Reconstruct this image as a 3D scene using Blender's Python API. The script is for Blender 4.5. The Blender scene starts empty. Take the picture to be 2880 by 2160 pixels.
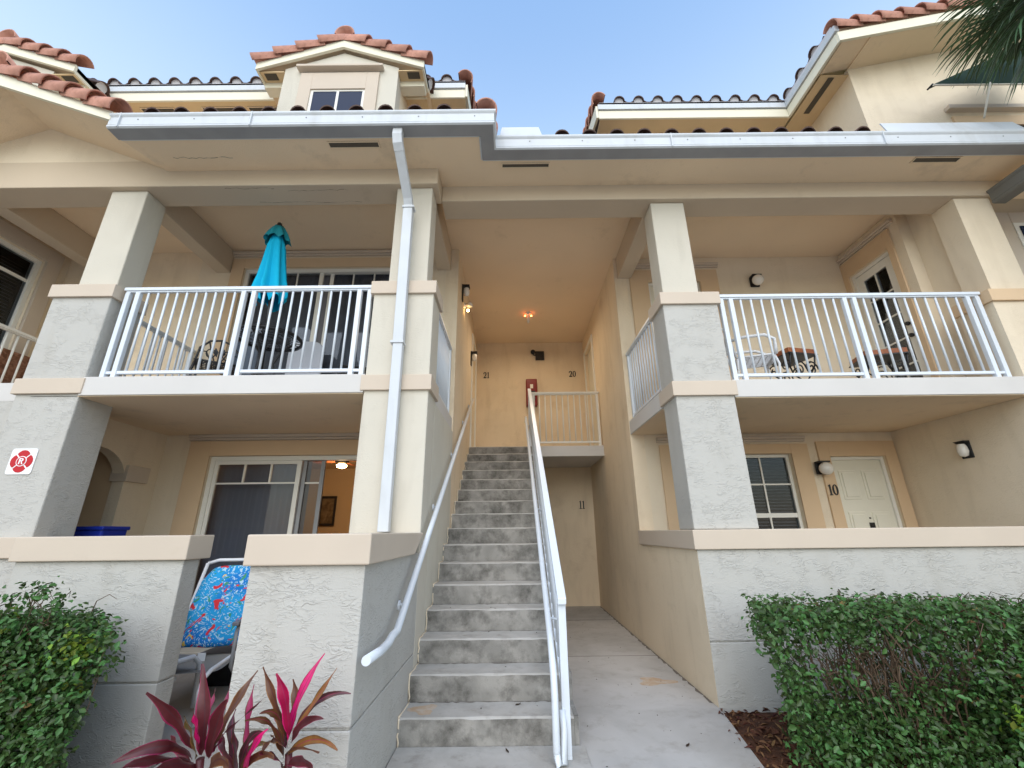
import bpy, bmesh, math, random
import numpy as np
from mathutils import Vector, Matrix
random.seed(7); RNG = np.random.default_rng(11)
S = bpy.context.scene
COL = S.collection
R = math.radians

# ------------------------------------------------------------------ camera, sky, sun, exposure
cam = bpy.data.objects.new('camera', bpy.data.cameras.new('camera')); COL.objects.link(cam)
pitch, roll = 0.331, -0.01083
fwd = Vector((0, math.cos(pitch), math.sin(pitch))); rt = Vector((1, 0, 0)); upv = rt.cross(fwd)
ax = rt*math.cos(roll) + upv*math.sin(roll); ay = upv*math.cos(roll) - rt*math.sin(roll)
cam.matrix_world = Matrix(((ax.x, ay.x, -fwd.x, 0), (ax.y, ay.y, -fwd.y, 0), (ax.z, ay.z, -fwd.z, 1.45), (0, 0, 0, 1)))
cam.data.lens = 15.106; cam.data.sensor_width = 36; cam.data.clip_start = .05; cam.data.clip_end = 2000
S.camera = cam
SUN_EL, SUN_AZ = R(38), R(184)         # azimuth measured from +Y towards +X: hazy sun behind the camera
world = bpy.data.worlds.new('World'); S.world = world; world.use_nodes = True
wn = world.node_tree.nodes; wl = world.node_tree.links
sky = wn.new('ShaderNodeTexSky'); sky.sky_type = 'NISHITA'; sky.sun_disc = False
sky.sun_elevation = SUN_EL; sky.sun_rotation = SUN_AZ
sky.air_density = 1.7; sky.dust_density = 1.0; sky.ozone_density = 3.4
# thin bright haze that thickens evenly towards the horizon, all the way round
wg = wn.new('ShaderNodeTexCoord'); wx = wn.new('ShaderNodeSeparateXYZ'); wl.new(wg.outputs['Generated'], wx.inputs[0])
wr = wn.new('ShaderNodeMapRange'); wr.interpolation_type = 'SMOOTHSTEP'; wl.new(wx.outputs[2], wr.inputs[0])
wr.inputs[1].default_value = .50; wr.inputs[2].default_value = .92; wr.inputs[3].default_value = .58; wr.inputs[4].default_value = 0
wm = wn.new('ShaderNodeMix'); wm.data_type = 'RGBA'; wl.new(wr.outputs[0], wm.inputs[0]); wl.new(sky.outputs[0], wm.inputs[6]); wm.inputs[7].default_value = (2.6, 2.95, 3.3, 1)
wl.new(wm.outputs[2], wn['Background'].inputs[0]); wn['Background'].inputs[1].default_value = .15
sun = bpy.data.objects.new('sun', bpy.data.lights.new('sun', 'SUN')); COL.objects.link(sun)
sun.data.energy = .7; sun.data.angle = R(60); sun.data.color = (1, .97, .93)
to_sun = Vector((math.sin(SUN_AZ)*math.cos(SUN_EL), math.cos(SUN_AZ)*math.cos(SUN_EL), math.sin(SUN_EL)))
sun.rotation_euler = to_sun.to_track_quat('Z', 'Y').to_euler()
S.view_settings.view_transform = 'Standard'; S.view_settings.look = 'None'
S.view_settings.gamma = 1; S.view_settings.use_curve_mapping = False
S.view_settings.exposure = 1.25
S.cycles.max_bounces = 8; S.cycles.diffuse_bounces = 5; S.cycles.transparent_max_bounces = 12
S.cycles.sample_clamp_indirect = 6; S.cycles.caustics_reflective = False; S.cycles.caustics_refractive = False

# ------------------------------------------------------------------ materials
M = {}
def mat(name, col, rough=.8, metal=0, spec=.3, var=0, vscale=3, bump=None, dirt=None, rnd=0, island=0, col2=None, trans=0, coat=0, streak=None):
    """procedural surface: base colour, blotchy variation, optional relief, speckled dirt, per-object / per-leaf tint"""
    m = bpy.data.materials.new(name); m.use_nodes = True; nt = m.node_tree; n = nt.nodes; l = nt.links
    b = n['Principled BSDF']; b.inputs['Roughness'].default_value = rough; b.inputs['Metallic'].default_value = metal
    b.inputs['Specular IOR Level'].default_value = spec; b.inputs['Coat Weight'].default_value = coat
    c4 = (*col, 1); tc = n.new('ShaderNodeTexCoord'); cur = None
    def mix(a, bcol, fac, mode='MIX'):
        x = n.new('ShaderNodeMix'); x.data_type = 'RGBA'; x.blend_type = mode
        for s, v in ((x.inputs[0], fac), (x.inputs[6], a), (x.inputs[7], bcol)):
            if isinstance(v, (int, float)): s.default_value = v
            elif isinstance(v, tuple): s.default_value = v
            else: l.new(v, s)
        return x.outputs[2]
    def noise(scale, detail=4, dist=0, rgh=.55, vec=None):
        x = n.new('ShaderNodeTexNoise'); x.inputs['Scale'].default_value = scale; x.inputs['Detail'].default_value = detail
        x.inputs['Distortion'].default_value = dist; x.inputs['Roughness'].default_value = rgh
        l.new(vec if vec else tc.outputs['Object'], x.inputs['Vector']); return x.outputs[0]
    def ramp(v, stops):
        x = n.new('ShaderNodeValToRGB'); l.new(v, x.inputs[0]); e = x.color_ramp.elements
        e[0].position, e[0].color = stops[0][0], (*[stops[0][1]]*3, 1); e[1].position, e[1].color = stops[1][0], (*[stops[1][1]]*3, 1)
        for p, v2 in stops[2:]:
            k = e.new(p); k.color = (v2, v2, v2, 1)
        return x.outputs[0]
    cur = c4
    if col2: cur = mix(cur, (*col2, 1), ramp(noise(vscale, 5, .6), [(.38, 0), (.62, 1)]))
    if rnd:
        oi = n.new('ShaderNodeObjectInfo'); cur = mix(cur, tuple(min(1, c*(1+rnd)) for c in col)+(1,), oi.outputs['Random'])
        cur = mix(cur, tuple(c*(1-rnd) for c in (col[0], col[1]*.9, col[2]*.85))+(1,), ramp(noise(7, 3), [(.4, 0), (.7, .8)]))
    if island:
        g = n.new('ShaderNodeNewGeometry'); hs = n.new('ShaderNodeHueSaturation'); hs.inputs['Color'].default_value = c4
        mr = n.new('ShaderNodeMapRange'); l.new(g.outputs['Random Per Island'], mr.inputs[0]); mr.inputs[3].default_value = 1-island; mr.inputs[4].default_value = 1+island*1.5
        l.new(mr.outputs[0], hs.inputs['Value'])
        m2 = n.new('ShaderNodeMapRange'); l.new(g.outputs['Random Per Island'], m2.inputs[0]); m2.inputs[3].default_value = .465; m2.inputs[4].default_value = .53
        l.new(m2.outputs[0], hs.inputs['Hue']); cur = hs.outputs[0]
    if var: cur = mix(cur, (0, 0, 0, 1), ramp(noise(vscale, 2, .3), [(.35, 0), (.75, var)]))
    if dirt:
        dc, sc, lo, hi, amt = dirt[:5]
        cur = mix(cur, (*dc, 1), ramp(noise(sc, 5, dirt[5] if len(dirt) > 5 else 0, .7), [(lo, 0), (hi, amt)]))
    if streak:                                    # rain streaks: noise drawn out vertically
        mp2 = n.new('ShaderNodeMapping'); mp2.inputs['Scale'].default_value = (3, 3, .6); l.new(tc.outputs['Object'], mp2.inputs[0])
        cur = mix(cur, (*streak[0], 1), ramp(noise(1.3, 3, .2, .6, mp2.outputs[0]), [(.52, 0), (.74, streak[1])]))
    if isinstance(cur, tuple): b.inputs['Base Color'].default_value = cur
    else: l.new(cur, b.inputs['Base Color'])
    if bump:
        kind, scale, dist, strength = bump
        mp = n.new('ShaderNodeMapping'); l.new(tc.outputs['Object'], mp.inputs[0])
        if kind == 'trowel':                      # skip-trowel stucco: broken curling ridges and flats
            mp.inputs['Scale'].default_value = (.8, .8, 1.9)
            h = noise(scale, 3, 1.6, .5, mp.outputs[0])
            ridge = ramp(h, [(.40, 0), (.485, 1), (.50, .25), (.60, .05)])
            msk = ramp(noise(scale*.45, 2, .4), [(.42, .12), (.62, 1)])
            mm = n.new('ShaderNodeMath'); mm.operation = 'MULTIPLY'; l.new(ridge, mm.inputs[0]); l.new(msk, mm.inputs[1])
            fine = n.new('ShaderNodeMath'); fine.operation = 'MULTIPLY_ADD'; l.new(noise(scale*7, 3), fine.inputs[0]); fine.inputs[1].default_value = .22; l.new(mm.outputs[0], fine.inputs[2])
            hh = fine.outputs[0]
        elif kind == 'sand': hh = noise(scale, 4, 0, .7)
        elif kind == 'weave':
            w1 = n.new('ShaderNodeTexWave'); w1.inputs['Scale'].default_value = scale; l.new(tc.outputs['Object'], w1.inputs[0])
            w2 = n.new('ShaderNodeTexWave'); w2.inputs['Scale'].default_value = scale; w2.bands_direction = 'Z'; l.new(tc.outputs['Object'], w2.inputs[0])
            mm = n.new('ShaderNodeMath'); mm.operation = 'MULTIPLY'; l.new(w1.outputs[1], mm.inputs[0]); l.new(w2.outputs[1], mm.inputs[1]); hh = mm.outputs[0]
        bp = n.new('ShaderNodeBump'); bp.inputs['Distance'].default_value = dist; bp.inputs['Strength'].default_value = strength
        l.new(hh, bp.inputs['Height']); l.new(bp.outputs[0], b.inputs['Normal'])
    if trans:
        t = n.new('ShaderNodeBsdfTranslucent'); mx = n.new('ShaderNodeMixShader'); mx.inputs[0].default_value = trans
        if isinstance(cur, tuple): t.inputs[0].default_value = cur
        else: l.new(cur, t.inputs[0])
        l.new(b.outputs[0], mx.inputs[1]); l.new(t.outputs[0], mx.inputs[2]); l.new(mx.outputs[0], n['Material Output'].inputs[0])
    M[name] = m; return m
STAIN = ((.45, .41, .35), 9, .64, .80, .25)
mat('stucco_white', (.505, .484, .445), .85, var=.04, vscale=.8, bump=('trowel', 13, .010, .52), dirt=STAIN, streak=((.33, .29, .23), .2))
mat('stucco_warm', (.62, .57, .48), .85, var=.05, vscale=1.2, bump=('trowel', 13, .008, .28), dirt=STAIN, streak=((.33, .29, .23), .2))
mat('stucco_grey', (.63, .59, .50), .85, var=.06, vscale=1.2, bump=('trowel', 14, .010, .36), dirt=STAIN, streak=((.33, .29, .23), .2))
mat('stucco_cream', (.78, .66, .50), .85, var=.06, vscale=1.1, bump=('trowel', 14, .008, .40), dirt=STAIN, streak=((.44, .34, .23), .2))
mat('stucco_peach', (.82, .68, .50), .85, var=.10, vscale=1.0, bump=('trowel', 15, .008, .42), dirt=((.42, .30, .18), 1.8, .56, .8, .35), streak=((.44, .33, .21), .22))
mat('trim_peach', (.60, .50, .40), .7, var=.05, vscale=2, bump=('sand', 60, .002, .3), dirt=((.5, .4, .3), 5, .62, .8, .3))
mat('trim_ochre', (.68, .49, .31), .75, var=.06, vscale=2, bump=('sand', 70, .002, .35))
mat('slab_white', (.62, .59, .56), .75, var=.05, vscale=2, bump=('sand', 60, .002, .3), dirt=STAIN)
mat('soffit', (.86, .68, .475), .9, var=.08, vscale=.8, bump=('sand', 60, .006, .8), dirt=((.36, .28, .2), 2.2, .55, .85, .45))
mat('ceiling', (.85, .67, .475), .9, var=.08, vscale=.7, bump=('sand', 90, .004, .6), dirt=((.40, .29, .18), 2.4, .6, .85, .35))
mat('beam', (.60, .49, .365), .9, var=.08, vscale=.8, bump=('sand', 90, .004, .6), dirt=((.36, .28, .2), 3, .62, .85, .4))
mat('gutter_dark', (.17, .165, .15), .6)
mat('soffit_amber', (.74, .55, .32), .9, var=.1, vscale=1.5, bump=('sand', 90, .003, .5))
mat('fascia_cream', (.82, .76, .60), .6, var=.04, vscale=2)
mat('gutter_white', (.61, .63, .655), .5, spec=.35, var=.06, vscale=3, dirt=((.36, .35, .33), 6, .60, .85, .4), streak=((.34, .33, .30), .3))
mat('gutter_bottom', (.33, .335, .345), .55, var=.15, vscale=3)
mat('rail_white', (.68, .72, .77), .35, spec=.5, var=.03, vscale=4, dirt=((.5, .42, .3), 9, .68, .85, .4))
mat('frame_white', (.80, .77, .70), .45, var=.04)
mat('door_cream', (.78, .74, .62), .5, var=.05, bump=('sand', 25, .001, .2))
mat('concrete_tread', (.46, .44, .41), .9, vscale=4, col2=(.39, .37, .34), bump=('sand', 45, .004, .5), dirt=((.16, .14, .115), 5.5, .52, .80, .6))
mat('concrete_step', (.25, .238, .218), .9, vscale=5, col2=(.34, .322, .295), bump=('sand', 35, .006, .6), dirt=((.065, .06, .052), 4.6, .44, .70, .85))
mat('concrete_walk', (.49, .47, .445), .92, vscale=1.3, col2=(.41, .39, .365), bump=('sand', 90, .004, .7), dirt=((.24, .20, .155), 5, .52, .80, .5), spec=.2)
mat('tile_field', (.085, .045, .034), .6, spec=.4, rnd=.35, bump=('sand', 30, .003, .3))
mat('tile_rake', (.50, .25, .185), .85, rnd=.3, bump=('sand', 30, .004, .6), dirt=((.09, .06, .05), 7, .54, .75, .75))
mat('mortar', (.62, .60, .62), .9, bump=('sand', 40, .004, .5))
mat('black_iron', (.012, .012, .014), .42, spec=.5)
mat('black_plastic', (.02, .02, .022), .4)
mat('white_iron', (.72, .73, .75), .45, bump=('sand', 80, .002, .3))
mat('blind_dark', (.36, .34, .36), .7)
mat('blind_pale', (.30, .29, .29), .7)
mat('room_wall', (.56, .42, .26), .9)
mat('rust_stain', (.46, .33, .22), .95, vscale=9, col2=(.50, .42, .34))
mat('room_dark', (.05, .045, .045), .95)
mat('vent_dark', (.10, .085, .065), .8)
mat('fabric_teal', (.0, .44, .70), .85, var=.1, vscale=3, bump=('sand', 300, .001, .2))
mat('fabric_teal_dark', (.01, .22, .27), .85)
mat('wood_red', (.36, .12, .045), .45, vscale=9, col2=(.24, .07, .03))
mat('wicker', (.20, .085, .045), .7, bump=('weave', 22, .02, .9), vscale=20, col2=(.40, .20, .12))
mat('bin_blue', (.012, .03, .30), .4)
mat('sign_white', (.86, .86, .86), .4); mat('sign_red', (.50, .012, .02), .45)
mat('cabinet_red', (.20, .012, .012), .35)
mat('globe', (.80, .76, .70), .25, spec=.5)
mat('mulch', (.075, .032, .018), .95, vscale=14, col2=(.17, .07, .035), bump=('sand', 40, .03, 1))
mat('chip', (.13, .055, .03), .9, island=.6)
mat('lawn', (.07, .10, .035), .95, vscale=6, col2=(.10, .12, .05), bump=('sand', 60, .03, 1))
mat('paving', (.55, .50, .43), .9, vscale=1.2, col2=(.50, .455, .39))
mat('leaf', (.06, .12, .03), .40, spec=.45, island=.65, trans=.3)
mat('leaf_yellow', (.20, .30, .035), .45, island=.35, trans=.3)
mat('leaf_brown', (.16, .09, .035), .6, island=.5, trans=.2)
mat('stem', (.13, .085, .055), .9, var=.2, vscale=10)
mat('palm_leaf', (.075, .125, .05), .45, spec=.5, island=.4, trans=.2)
mat('palm_fibre', (.42, .38, .27), .8)
mat('trunk', (.20, .16, .12), .95, vscale=8, col2=(.12, .09, .07), bump=('sand', 20, .02, .8))
for k, c in dict(maroon=(.125, .022, .028), pink=(.78, .015, .19), rose=(.36, .03, .10), rose2=(.42, .03, .12), crimson=(.42, .008, .07), brown=(.15, .055, .025), tan=(.30, .13, .035), olive=(.15, .11, .025), purple=(.10, .032, .04), dry=(.17, .07, .03)).items():
    mat('cord_'+k, c, .42, spec=.5, var=.35, vscale=14, dirt=((.22, .09, .03), 9, .60, .75, .5) if k not in ('pink', 'crimson') else None, trans=.25)
mat('awning_green', (.012, .035, .022), .8); mat('awning_bar', (.72, .66, .56), .5)
mat('litter', (.035, .02, .012), .8)
def glass():
    m = bpy.data.materials.new('glass'); m.use_nodes = True; n = m.node_tree.nodes; l = m.node_tree.links
    n.remove(n['Principled BSDF']); t = n.new('ShaderNodeBsdfTransparent'); t.inputs[0].default_value = (.72, .75, .78, 1)
    g = n.new('ShaderNodeBsdfGlossy'); g.inputs['Roughness'].default_value = .015; g.inputs[0].default_value = (.9, .93, 1, 1)
    f = n.new('ShaderNodeFresnel'); f.inputs[0].default_value = 1.32; x = n.new('ShaderNodeMixShader')
    l.new(f.outputs[0], x.inputs[0]); l.new(t.outputs[0], x.inputs[1]); l.new(g.outputs[0], x.inputs[2]); l.new(x.outputs[0], n['Material Output'].inputs[0]); M['glass'] = m
glass()
def emit(name, col, st):
    m = bpy.data.materials.new(name); m.use_nodes = True; b = m.node_tree.nodes['Principled BSDF']
    b.inputs['Base Color'].default_value = (*col, 1); b.inputs['Emission Color'].default_value = (*col, 1); b.inputs['Emission Strength'].default_value = st; M[name] = m
emit('bulb_warm', (1, .62, .25), 14); emit('bulb_orange', (1, .22, .06), 5)
def floral():
    """printed towel: blue ground, pale leaves, red flowers (flat print)"""
    m = bpy.data.materials.new('floral'); m.use_nodes = True; n = m.node_tree.nodes; l = m.node_tree.links; b = n['Principled BSDF']; b.inputs['Roughness'].default_value = .85
    tc = n.new('ShaderNodeTexCoord'); cur = None
    def layer(prev, col, scale, lo, hi, dist, seed):
        v = n.new('ShaderNodeTexNoise'); v.inputs['Scale'].default_value = scale; v.inputs['Distortion'].default_value = dist; v.inputs['Detail'].default_value = 1.5
        mp = n.new('ShaderNodeMapping'); mp.inputs['Location'].default_value = (seed, seed*2.3, seed*.7); l.new(tc.outputs['Object'], mp.inputs[0]); l.new(mp.outputs[0], v.inputs['Vector'])
        r = n.new('ShaderNodeValToRGB'); r.color_ramp.elements[0].position = lo; r.color_ramp.elements[1].position = hi; l.new(v.outputs[0], r.inputs[0])
        x = n.new('ShaderNodeMix'); x.data_type = 'RGBA'; l.new(r.outputs[0], x.inputs[0]); x.inputs[7].default_value = (*col, 1)
        if isinstance(prev, tuple): x.inputs[6].default_value = (*prev, 1)
        else: l.new(prev, x.inputs[6])
        return x.outputs[2]
    c = layer((.0, .19, .58), (.01, .34, .70), 3, .4, .6, 1, 1)
    c = layer(c, (.45, .66, .78), 9, .57, .60, 5.5, 4)
    c = layer(c, (.05, .30, .16), 8, .64, .66, 3, 9)
    c = layer(c, (.68, .03, .04), 5.5, .62, .64, 2.2, 15)
    c = layer(c, (.80, .55, .10), 12, .72, .74, 1, 22)
    l.new(c, b.inputs['Base Color']); M['floral'] = m
floral()

# ------------------------------------------------------------------ mesh helpers
class MB:
    def __init__(s): s.v = []; s.f = []; s.sm = []
    def add(s, vs, fs, smooth=False):
        o = len(s.v); s.v += [tuple(v) for v in vs]; s.f += [tuple(i+o for i in f) for f in fs]; s.sm += [smooth]*len(fs); return s
    def box(s, x0, x1, y0, y1, z0, z1):
        return s.add([(x0, y0, z0), (x1, y0, z0), (x1, y1, z0), (x0, y1, z0), (x0, y0, z1), (x1, y0, z1), (x1, y1, z1), (x0, y1, z1)],
                     [(0, 3, 2, 1), (4, 5, 6, 7), (0, 1, 5, 4), (1, 2, 6, 5), (2, 3, 7, 6), (3, 0, 4, 7)])
    def prism(s, poly, axis, a, b):
        """extrude a 2-D polygon along an axis; poly holds the other two coordinates in x, y, z order"""
        def P(p, t): return {'x': (t, p[0], p[1]), 'y': (p[0], t, p[1]), 'z': (p[0], p[1], t)}[axis]
        k = len(poly); vs = [P(p, a) for p in poly]+[P(p, b) for p in poly]
        return s.add(vs, [tuple(range(k)), tuple(range(2*k-1, k-1, -1))]+[(i, i+k, (i+1) % k+k, (i+1) % k) for i in range(k)])
    def tube(s, pts, r, n=8, cap=True, taper=None):
        pts = [Vector(p) for p in pts]; o = len(s.v); prev = None; k = len(pts)
        for i, p in enumerate(pts):
            d = (pts[min(i+1, k-1)]-pts[max(i-1, 0)]).normalized()
            if prev is None: prev = d.orthogonal().normalized()
            prev = (prev-d*prev.dot(d)).normalized(); q = d.cross(prev)
            rr = r if taper is None else r+(taper-r)*i/(k-1)
            s.v += [tuple(p+(prev*math.cos(t)+q*math.sin(t))*rr) for t in (2*math.pi*j/n for j in range(n))]
        for i in range(k-1):
            for j in range(n):
                s.f.append((o+i*n+j, o+i*n+(j+1) % n, o+(i+1)*n+(j+1) % n, o+(i+1)*n+j)); s.sm.append(True)
        if cap:
            s.f.append(tuple(o+j for j in range(n-1, -1, -1))); s.f.append(tuple(o+(k-1)*n+j for j in range(n))); s.sm += [False, False]
        return s
    def lathe(s, prof, c=(0, 0, 0), n=20, axis='z'):
        o = len(s.v); k = len(prof)
        for r, z in prof:
            for j in range(n):
                t = 2*math.pi*j/n; a, b = r*math.cos(t), r*math.sin(t)
                p = (a, b, z) if axis == 'z' else (a, z, b) if axis == 'y' else (z, a, b)
                s.v.append((p[0]+c[0], p[1]+c[1], p[2]+c[2]))
        for i in range(k-1):
            for j in range(n):
                s.f.append((o+i*n+j, o+i*n+(j+1) % n, o+(i+1)*n+(j+1) % n, o+(i+1)*n+j)); s.sm.append(True)
        return s
    def wall(s, axis, c0, c1, u0, u1, z0, z1, holes=()):
        """wall slab between planes c0..c1 with rectangular openings (u0,u1,z0,z1)"""
        us = sorted({u0, u1, *[h[0] for h in holes], *[h[1] for h in holes]}); zs = sorted({z0, z1, *[h[2] for h in holes], *[h[3] for h in holes]})
        us = [u for u in us if u0 <= u <= u1]; zs = [z for z in zs if z0 <= z <= z1]
        solid = lambda i, j: 0 <= i < len(us)-1 and 0 <= j < len(zs)-1 and not any(h[0] <= (us[i]+us[i+1])/2 <= h[1] and h[2] <= (zs[j]+zs[j+1])/2 <= h[3] for h in holes)
        P = (lambda u, c, z: (u, c, z)) if axis == 'y' else (lambda u, c, z: (c, u, z))
        for i in range(len(us)-1):
            for j in range(len(zs)-1):
                if not solid(i, j): continue
                a, b, c, d = us[i], us[i+1], zs[j], zs[j+1]
                for pl in (c0, c1): s.add([P(a, pl, c), P(b, pl, c), P(b, pl, d), P(a, pl, d)], [(0, 1, 2, 3)])
                for di, dj, e in ((-1, 0, [(a, c), (a, d)]), (1, 0, [(b, c), (b, d)]), (0, -1, [(a, c), (b, c)]), (0, 1, [(a, d), (b, d)])):
                    if not solid(i+di, j+dj): s.add([P(e[0][0], c0, e[0][1]), P(e[1][0], c0, e[1][1]), P(e[1][0], c1, e[1][1]), P(e[0][0], c1, e[0][1])], [(0, 1, 2, 3)])
        return s
    def mesh(s, name, m):
        me = bpy.data.meshes.new(name); me.from_pydata(s.v, [], s.f)
        me.polygons.foreach_set('use_smooth', s.sm)
        for k in (m if isinstance(m, list) else [m]): me.materials.append(M[k])
        bm = bmesh.new(); bm.from_mesh(me); bmesh.ops.recalc_face_normals(bm, faces=bm.faces); bm.to_mesh(me); bm.free()
        return me
    def build(s, name, m, parent=None, loc=None, bevel=0):
        return obj(name, s.mesh(name, m), parent, loc, bevel)
def obj(name, me, parent=None, loc=None, bevel=0, mw=None):
    o = bpy.data.objects.new(name, me); COL.objects.link(o); o.parent = parent
    if loc: o.location = loc
    if mw is not None: o.matrix_local = mw
    if bevel:
        b = o.modifiers.new('bevel', 'BEVEL'); b.width = bevel; b.segments = 2; b.limit_method = 'ANGLE'; b.angle_limit = R(50)
    return o
def tag(o, label=None, cat=None, group=None, kind=None):
    for k, v in (('label', label), ('category', cat), ('group', group), ('kind', kind)):
        if v: o[k] = v
    return o
def thing(name, label, cat, loc=(0, 0, 0), rz=0, group=None):
    o = bpy.data.objects.new(name, None); COL.objects.link(o); o.location = loc; o.rotation_euler = (0, 0, rz); o.empty_display_size = .2
    return tag(o, label, cat, group)
def copy_tree(o, parent=None):
    c = o.copy(); COL.objects.link(c); c.parent = parent
    for ch in list(o.children): copy_tree(ch, c)
    return c
def box(name, m, parent, *d, bevel=0): return MB().box(*d).build(name, m, parent, bevel=bevel)
def frame_mat(o, x, y, z):
    """matrix from origin and three axes"""
    return Matrix(((x[0], y[0], z[0], o[0]), (x[1], y[1], z[1], o[1]), (x[2], y[2], z[2], o[2]), (0, 0, 0, 1)))

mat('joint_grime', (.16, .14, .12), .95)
# ------------------------------------------------------------------ ground and paving
def struct(name, mb, m): return tag(mb.build(name, m), kind='structure')
struct('ground', MB().box(-400, 400, -400, 400, -.6, -.07), 'lawn')
struct('bounce_paving', MB().box(-60, 60, -60, .55, -.066, -.05), 'paving')  # unseen pale paving behind the camera, added to bounce light under the eaves
struct('planting_bed', MB().box(-9, 9, .7, 4.6, -.068, -.035), 'mulch')
# concrete path beside the stair: straight along the wall, then widening to the front
path = MB().prism([(.455, 9.75), (1.75, 9.75), (1.75, 4.38), (1.60, 3.45), (1.48, 1.2), (1.48, -4.4), (-.55, -4.4), (-.55, 2.0), (-.845, 2.7), (-.845, 3.705), (.455, 3.705)], 'z', -.10, 0)
struct('walkway', path, 'concrete_walk')
struct('walkway_joint', MB().box(.46, 1.745, 8.30, 8.312, .0005, .0025).box(.46, 1.745, 6.05, 6.058, .0005, .0022).box(.5, 1.55, 3.30, 3.309, .0005, .0022).box(-.4, 1.5, 1.6, 1.61, .0005, .0025), 'joint_grime')

gr = MB(); rq = random.Random(9)
for k in range(26):
    y = 4.5+k*.2; w = rq.uniform(.012, .05); gr.add([(1.7465, y, .0006), (1.7465-w, y+.02, .0006), (1.7465-rq.uniform(.01, .04), y+.12, .0006), (1.7465-w*.6, y+.19, .0006), (1.7465, y+.2, .0006)], [(0, 1, 2, 3, 4)])
struct('path_edge_grime', gr, 'joint_grime')
def patch(cx, cy, rx, ry, z, seed):
    r_ = random.Random(seed); n = 26; pts = [(cx, cy, z)]
    for k in range(n):
        a = 2*math.pi*k/n; f = 1+.25*math.sin(3*a+seed)+r_.uniform(-.12, .12); pts.append((cx+rx*f*math.cos(a), cy+ry*f*math.sin(a), z))
    return pts, [(0, 1+k, 1+(k+1) % n) for k in range(n)]
struct('rust_mark', MB().add(*patch(1.42, 5.1, .17, .12, .0009, 2)), 'rust_stain'); struct('rust_mark', MB().add(*patch(-.70, 3.86, .10, .09, .1886, 5)), 'rust_stain')
# ------------------------------------------------------------------ the building
B = thing('apartment_building', 'cream stucco apartment building with balconies, tiled roofs and central stairwell', 'building')
def wallpart(name, m, axis, c0, c1, u0, u1, z0, z1, holes=(), bevel=0): return MB().wall(axis, c0, c1, u0, u1, z0, z1, holes).build(name, m, B, bevel=bevel)
# back walls of porches and balconies
wallpart('wall', 'stucco_cream', 'y', 6.0, 6.16, -5.05, -1.05, 0, 5.87, [(-4.23, -1.75, .03, 2.49), (-4.33, -1.85, 3.03, 5.55)])
wallpart('wall', 'stucco_cream', 'y', 6.3, 6.46, 1.95, 5.63, 0, 5.87, [(2.40, 4.07, .95, 2.49), (4.62, 5.43, .02, 2.44), (2.30, 3.18, 3.02, 5.40)])
# passage walls
wallpart('wall', 'stucco_peach', 'x', -1.05, -.85, 6.0, 9.75, 0, 5.87, [(8.45, 9.35, 3.01, 5.42)])
wallpart('wall', 'stucco_peach', 'x', 1.75, 1.95, 6.3, 9.75, 0, 5.87, [(8.55, 9.5, 3.01, 5.42)])
wallpart('wall', 'stucco_peach', 'y', 9.75, 9.9, -1.05, 1.95, 0, 5.87)
wallpart('wall', 'stucco_grey', 'x', -1.05, -.85, 4.55, 6.0, 0, 2.80)                       # beside the lower stair
# right end wall of the right porch and balcony
wallpart('wall', 'stucco_cream', 'x', 5.62, 5.80, 4.859, 6.46, 0, 2.80)
wallpart('wall', 'stucco_cream', 'x', 5.63, 5.80, 5.18, 6.46, 3.0, 5.87, [(5.42, 6.2, 3.02, 5.38)])
wallpart('wall', 'stucco_cream', 'x', 5.801, 5.95, 4.70, 5.30, 2.9, 5.87)
# left end of the left porch: side wall with an arched opening
aw = MB(); arc = [(4.62+.44*(1-math.cos(t)), 2.06+.40*math.sin(t)) for t in [math.pi*i/14 for i in range(15)]]
aw.prism([(4.56, 0), (4.62, 0)]+arc+[(5.50, 0), (5.999, 0), (5.999, 2.80), (4.56, 2.80)], 'x', -5.05, -4.90)
aw.build('wall', 'stucco_cream', B)
box('impost_block', 'trim_peach', B, -5.07, -4.86, 5.47, 5.81, 2.10, 2.30)
# zone left of the left pillar
wallpart('wall', 'stucco_peach', 'x', -6.85, -6.65, 4.55, 9.6, 0, 2.8)
wallpart('wall', 'stucco_peach', 'y', 9.6, 9.75, -6.85, -5.05, 0, 5.87)
wallpart('wall', 'stucco_peach', 'x', -5.05, -4.90, 6.16, 9.6, 0, 5.87)
wallpart('wall', 'stucco_cream', 'x', -7.38, -7.22, 3.6, 6.0, 3.0, 5.87, [(4.05, 5.66, 3.02, 5.48)])
wallpart('wall', 'stucco_peach', 'y', 6.0, 6.16, -7.38, -5.051, 2.8, 5.87)
wallpart('wall', 'stucco_white', 'y', 4.30, 4.44, -6.649, -5.06, 0, 2.8)  # front closure added to keep light out of the space behind the arch
wallpart('wall', 'trim_ochre', 'y', 5.52, 5.66, -6.649, -5.051, 0, 2.8)
box('balcony_slab', 'slab_white', B, -6.649, -5.06, 4.30, 5.999, 2.801, 3.0)  # slab added overhead to dim what shows through the arch
wallpart('wall', 'stucco_peach', 'x', -6.85, -6.65, 6.16, 9.6, 2.8, 5.87)
box('balcony_slab', 'slab_white', B, -8.6, -6.66, 4.13, 5.999, 2.80, 3.0)

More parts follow.
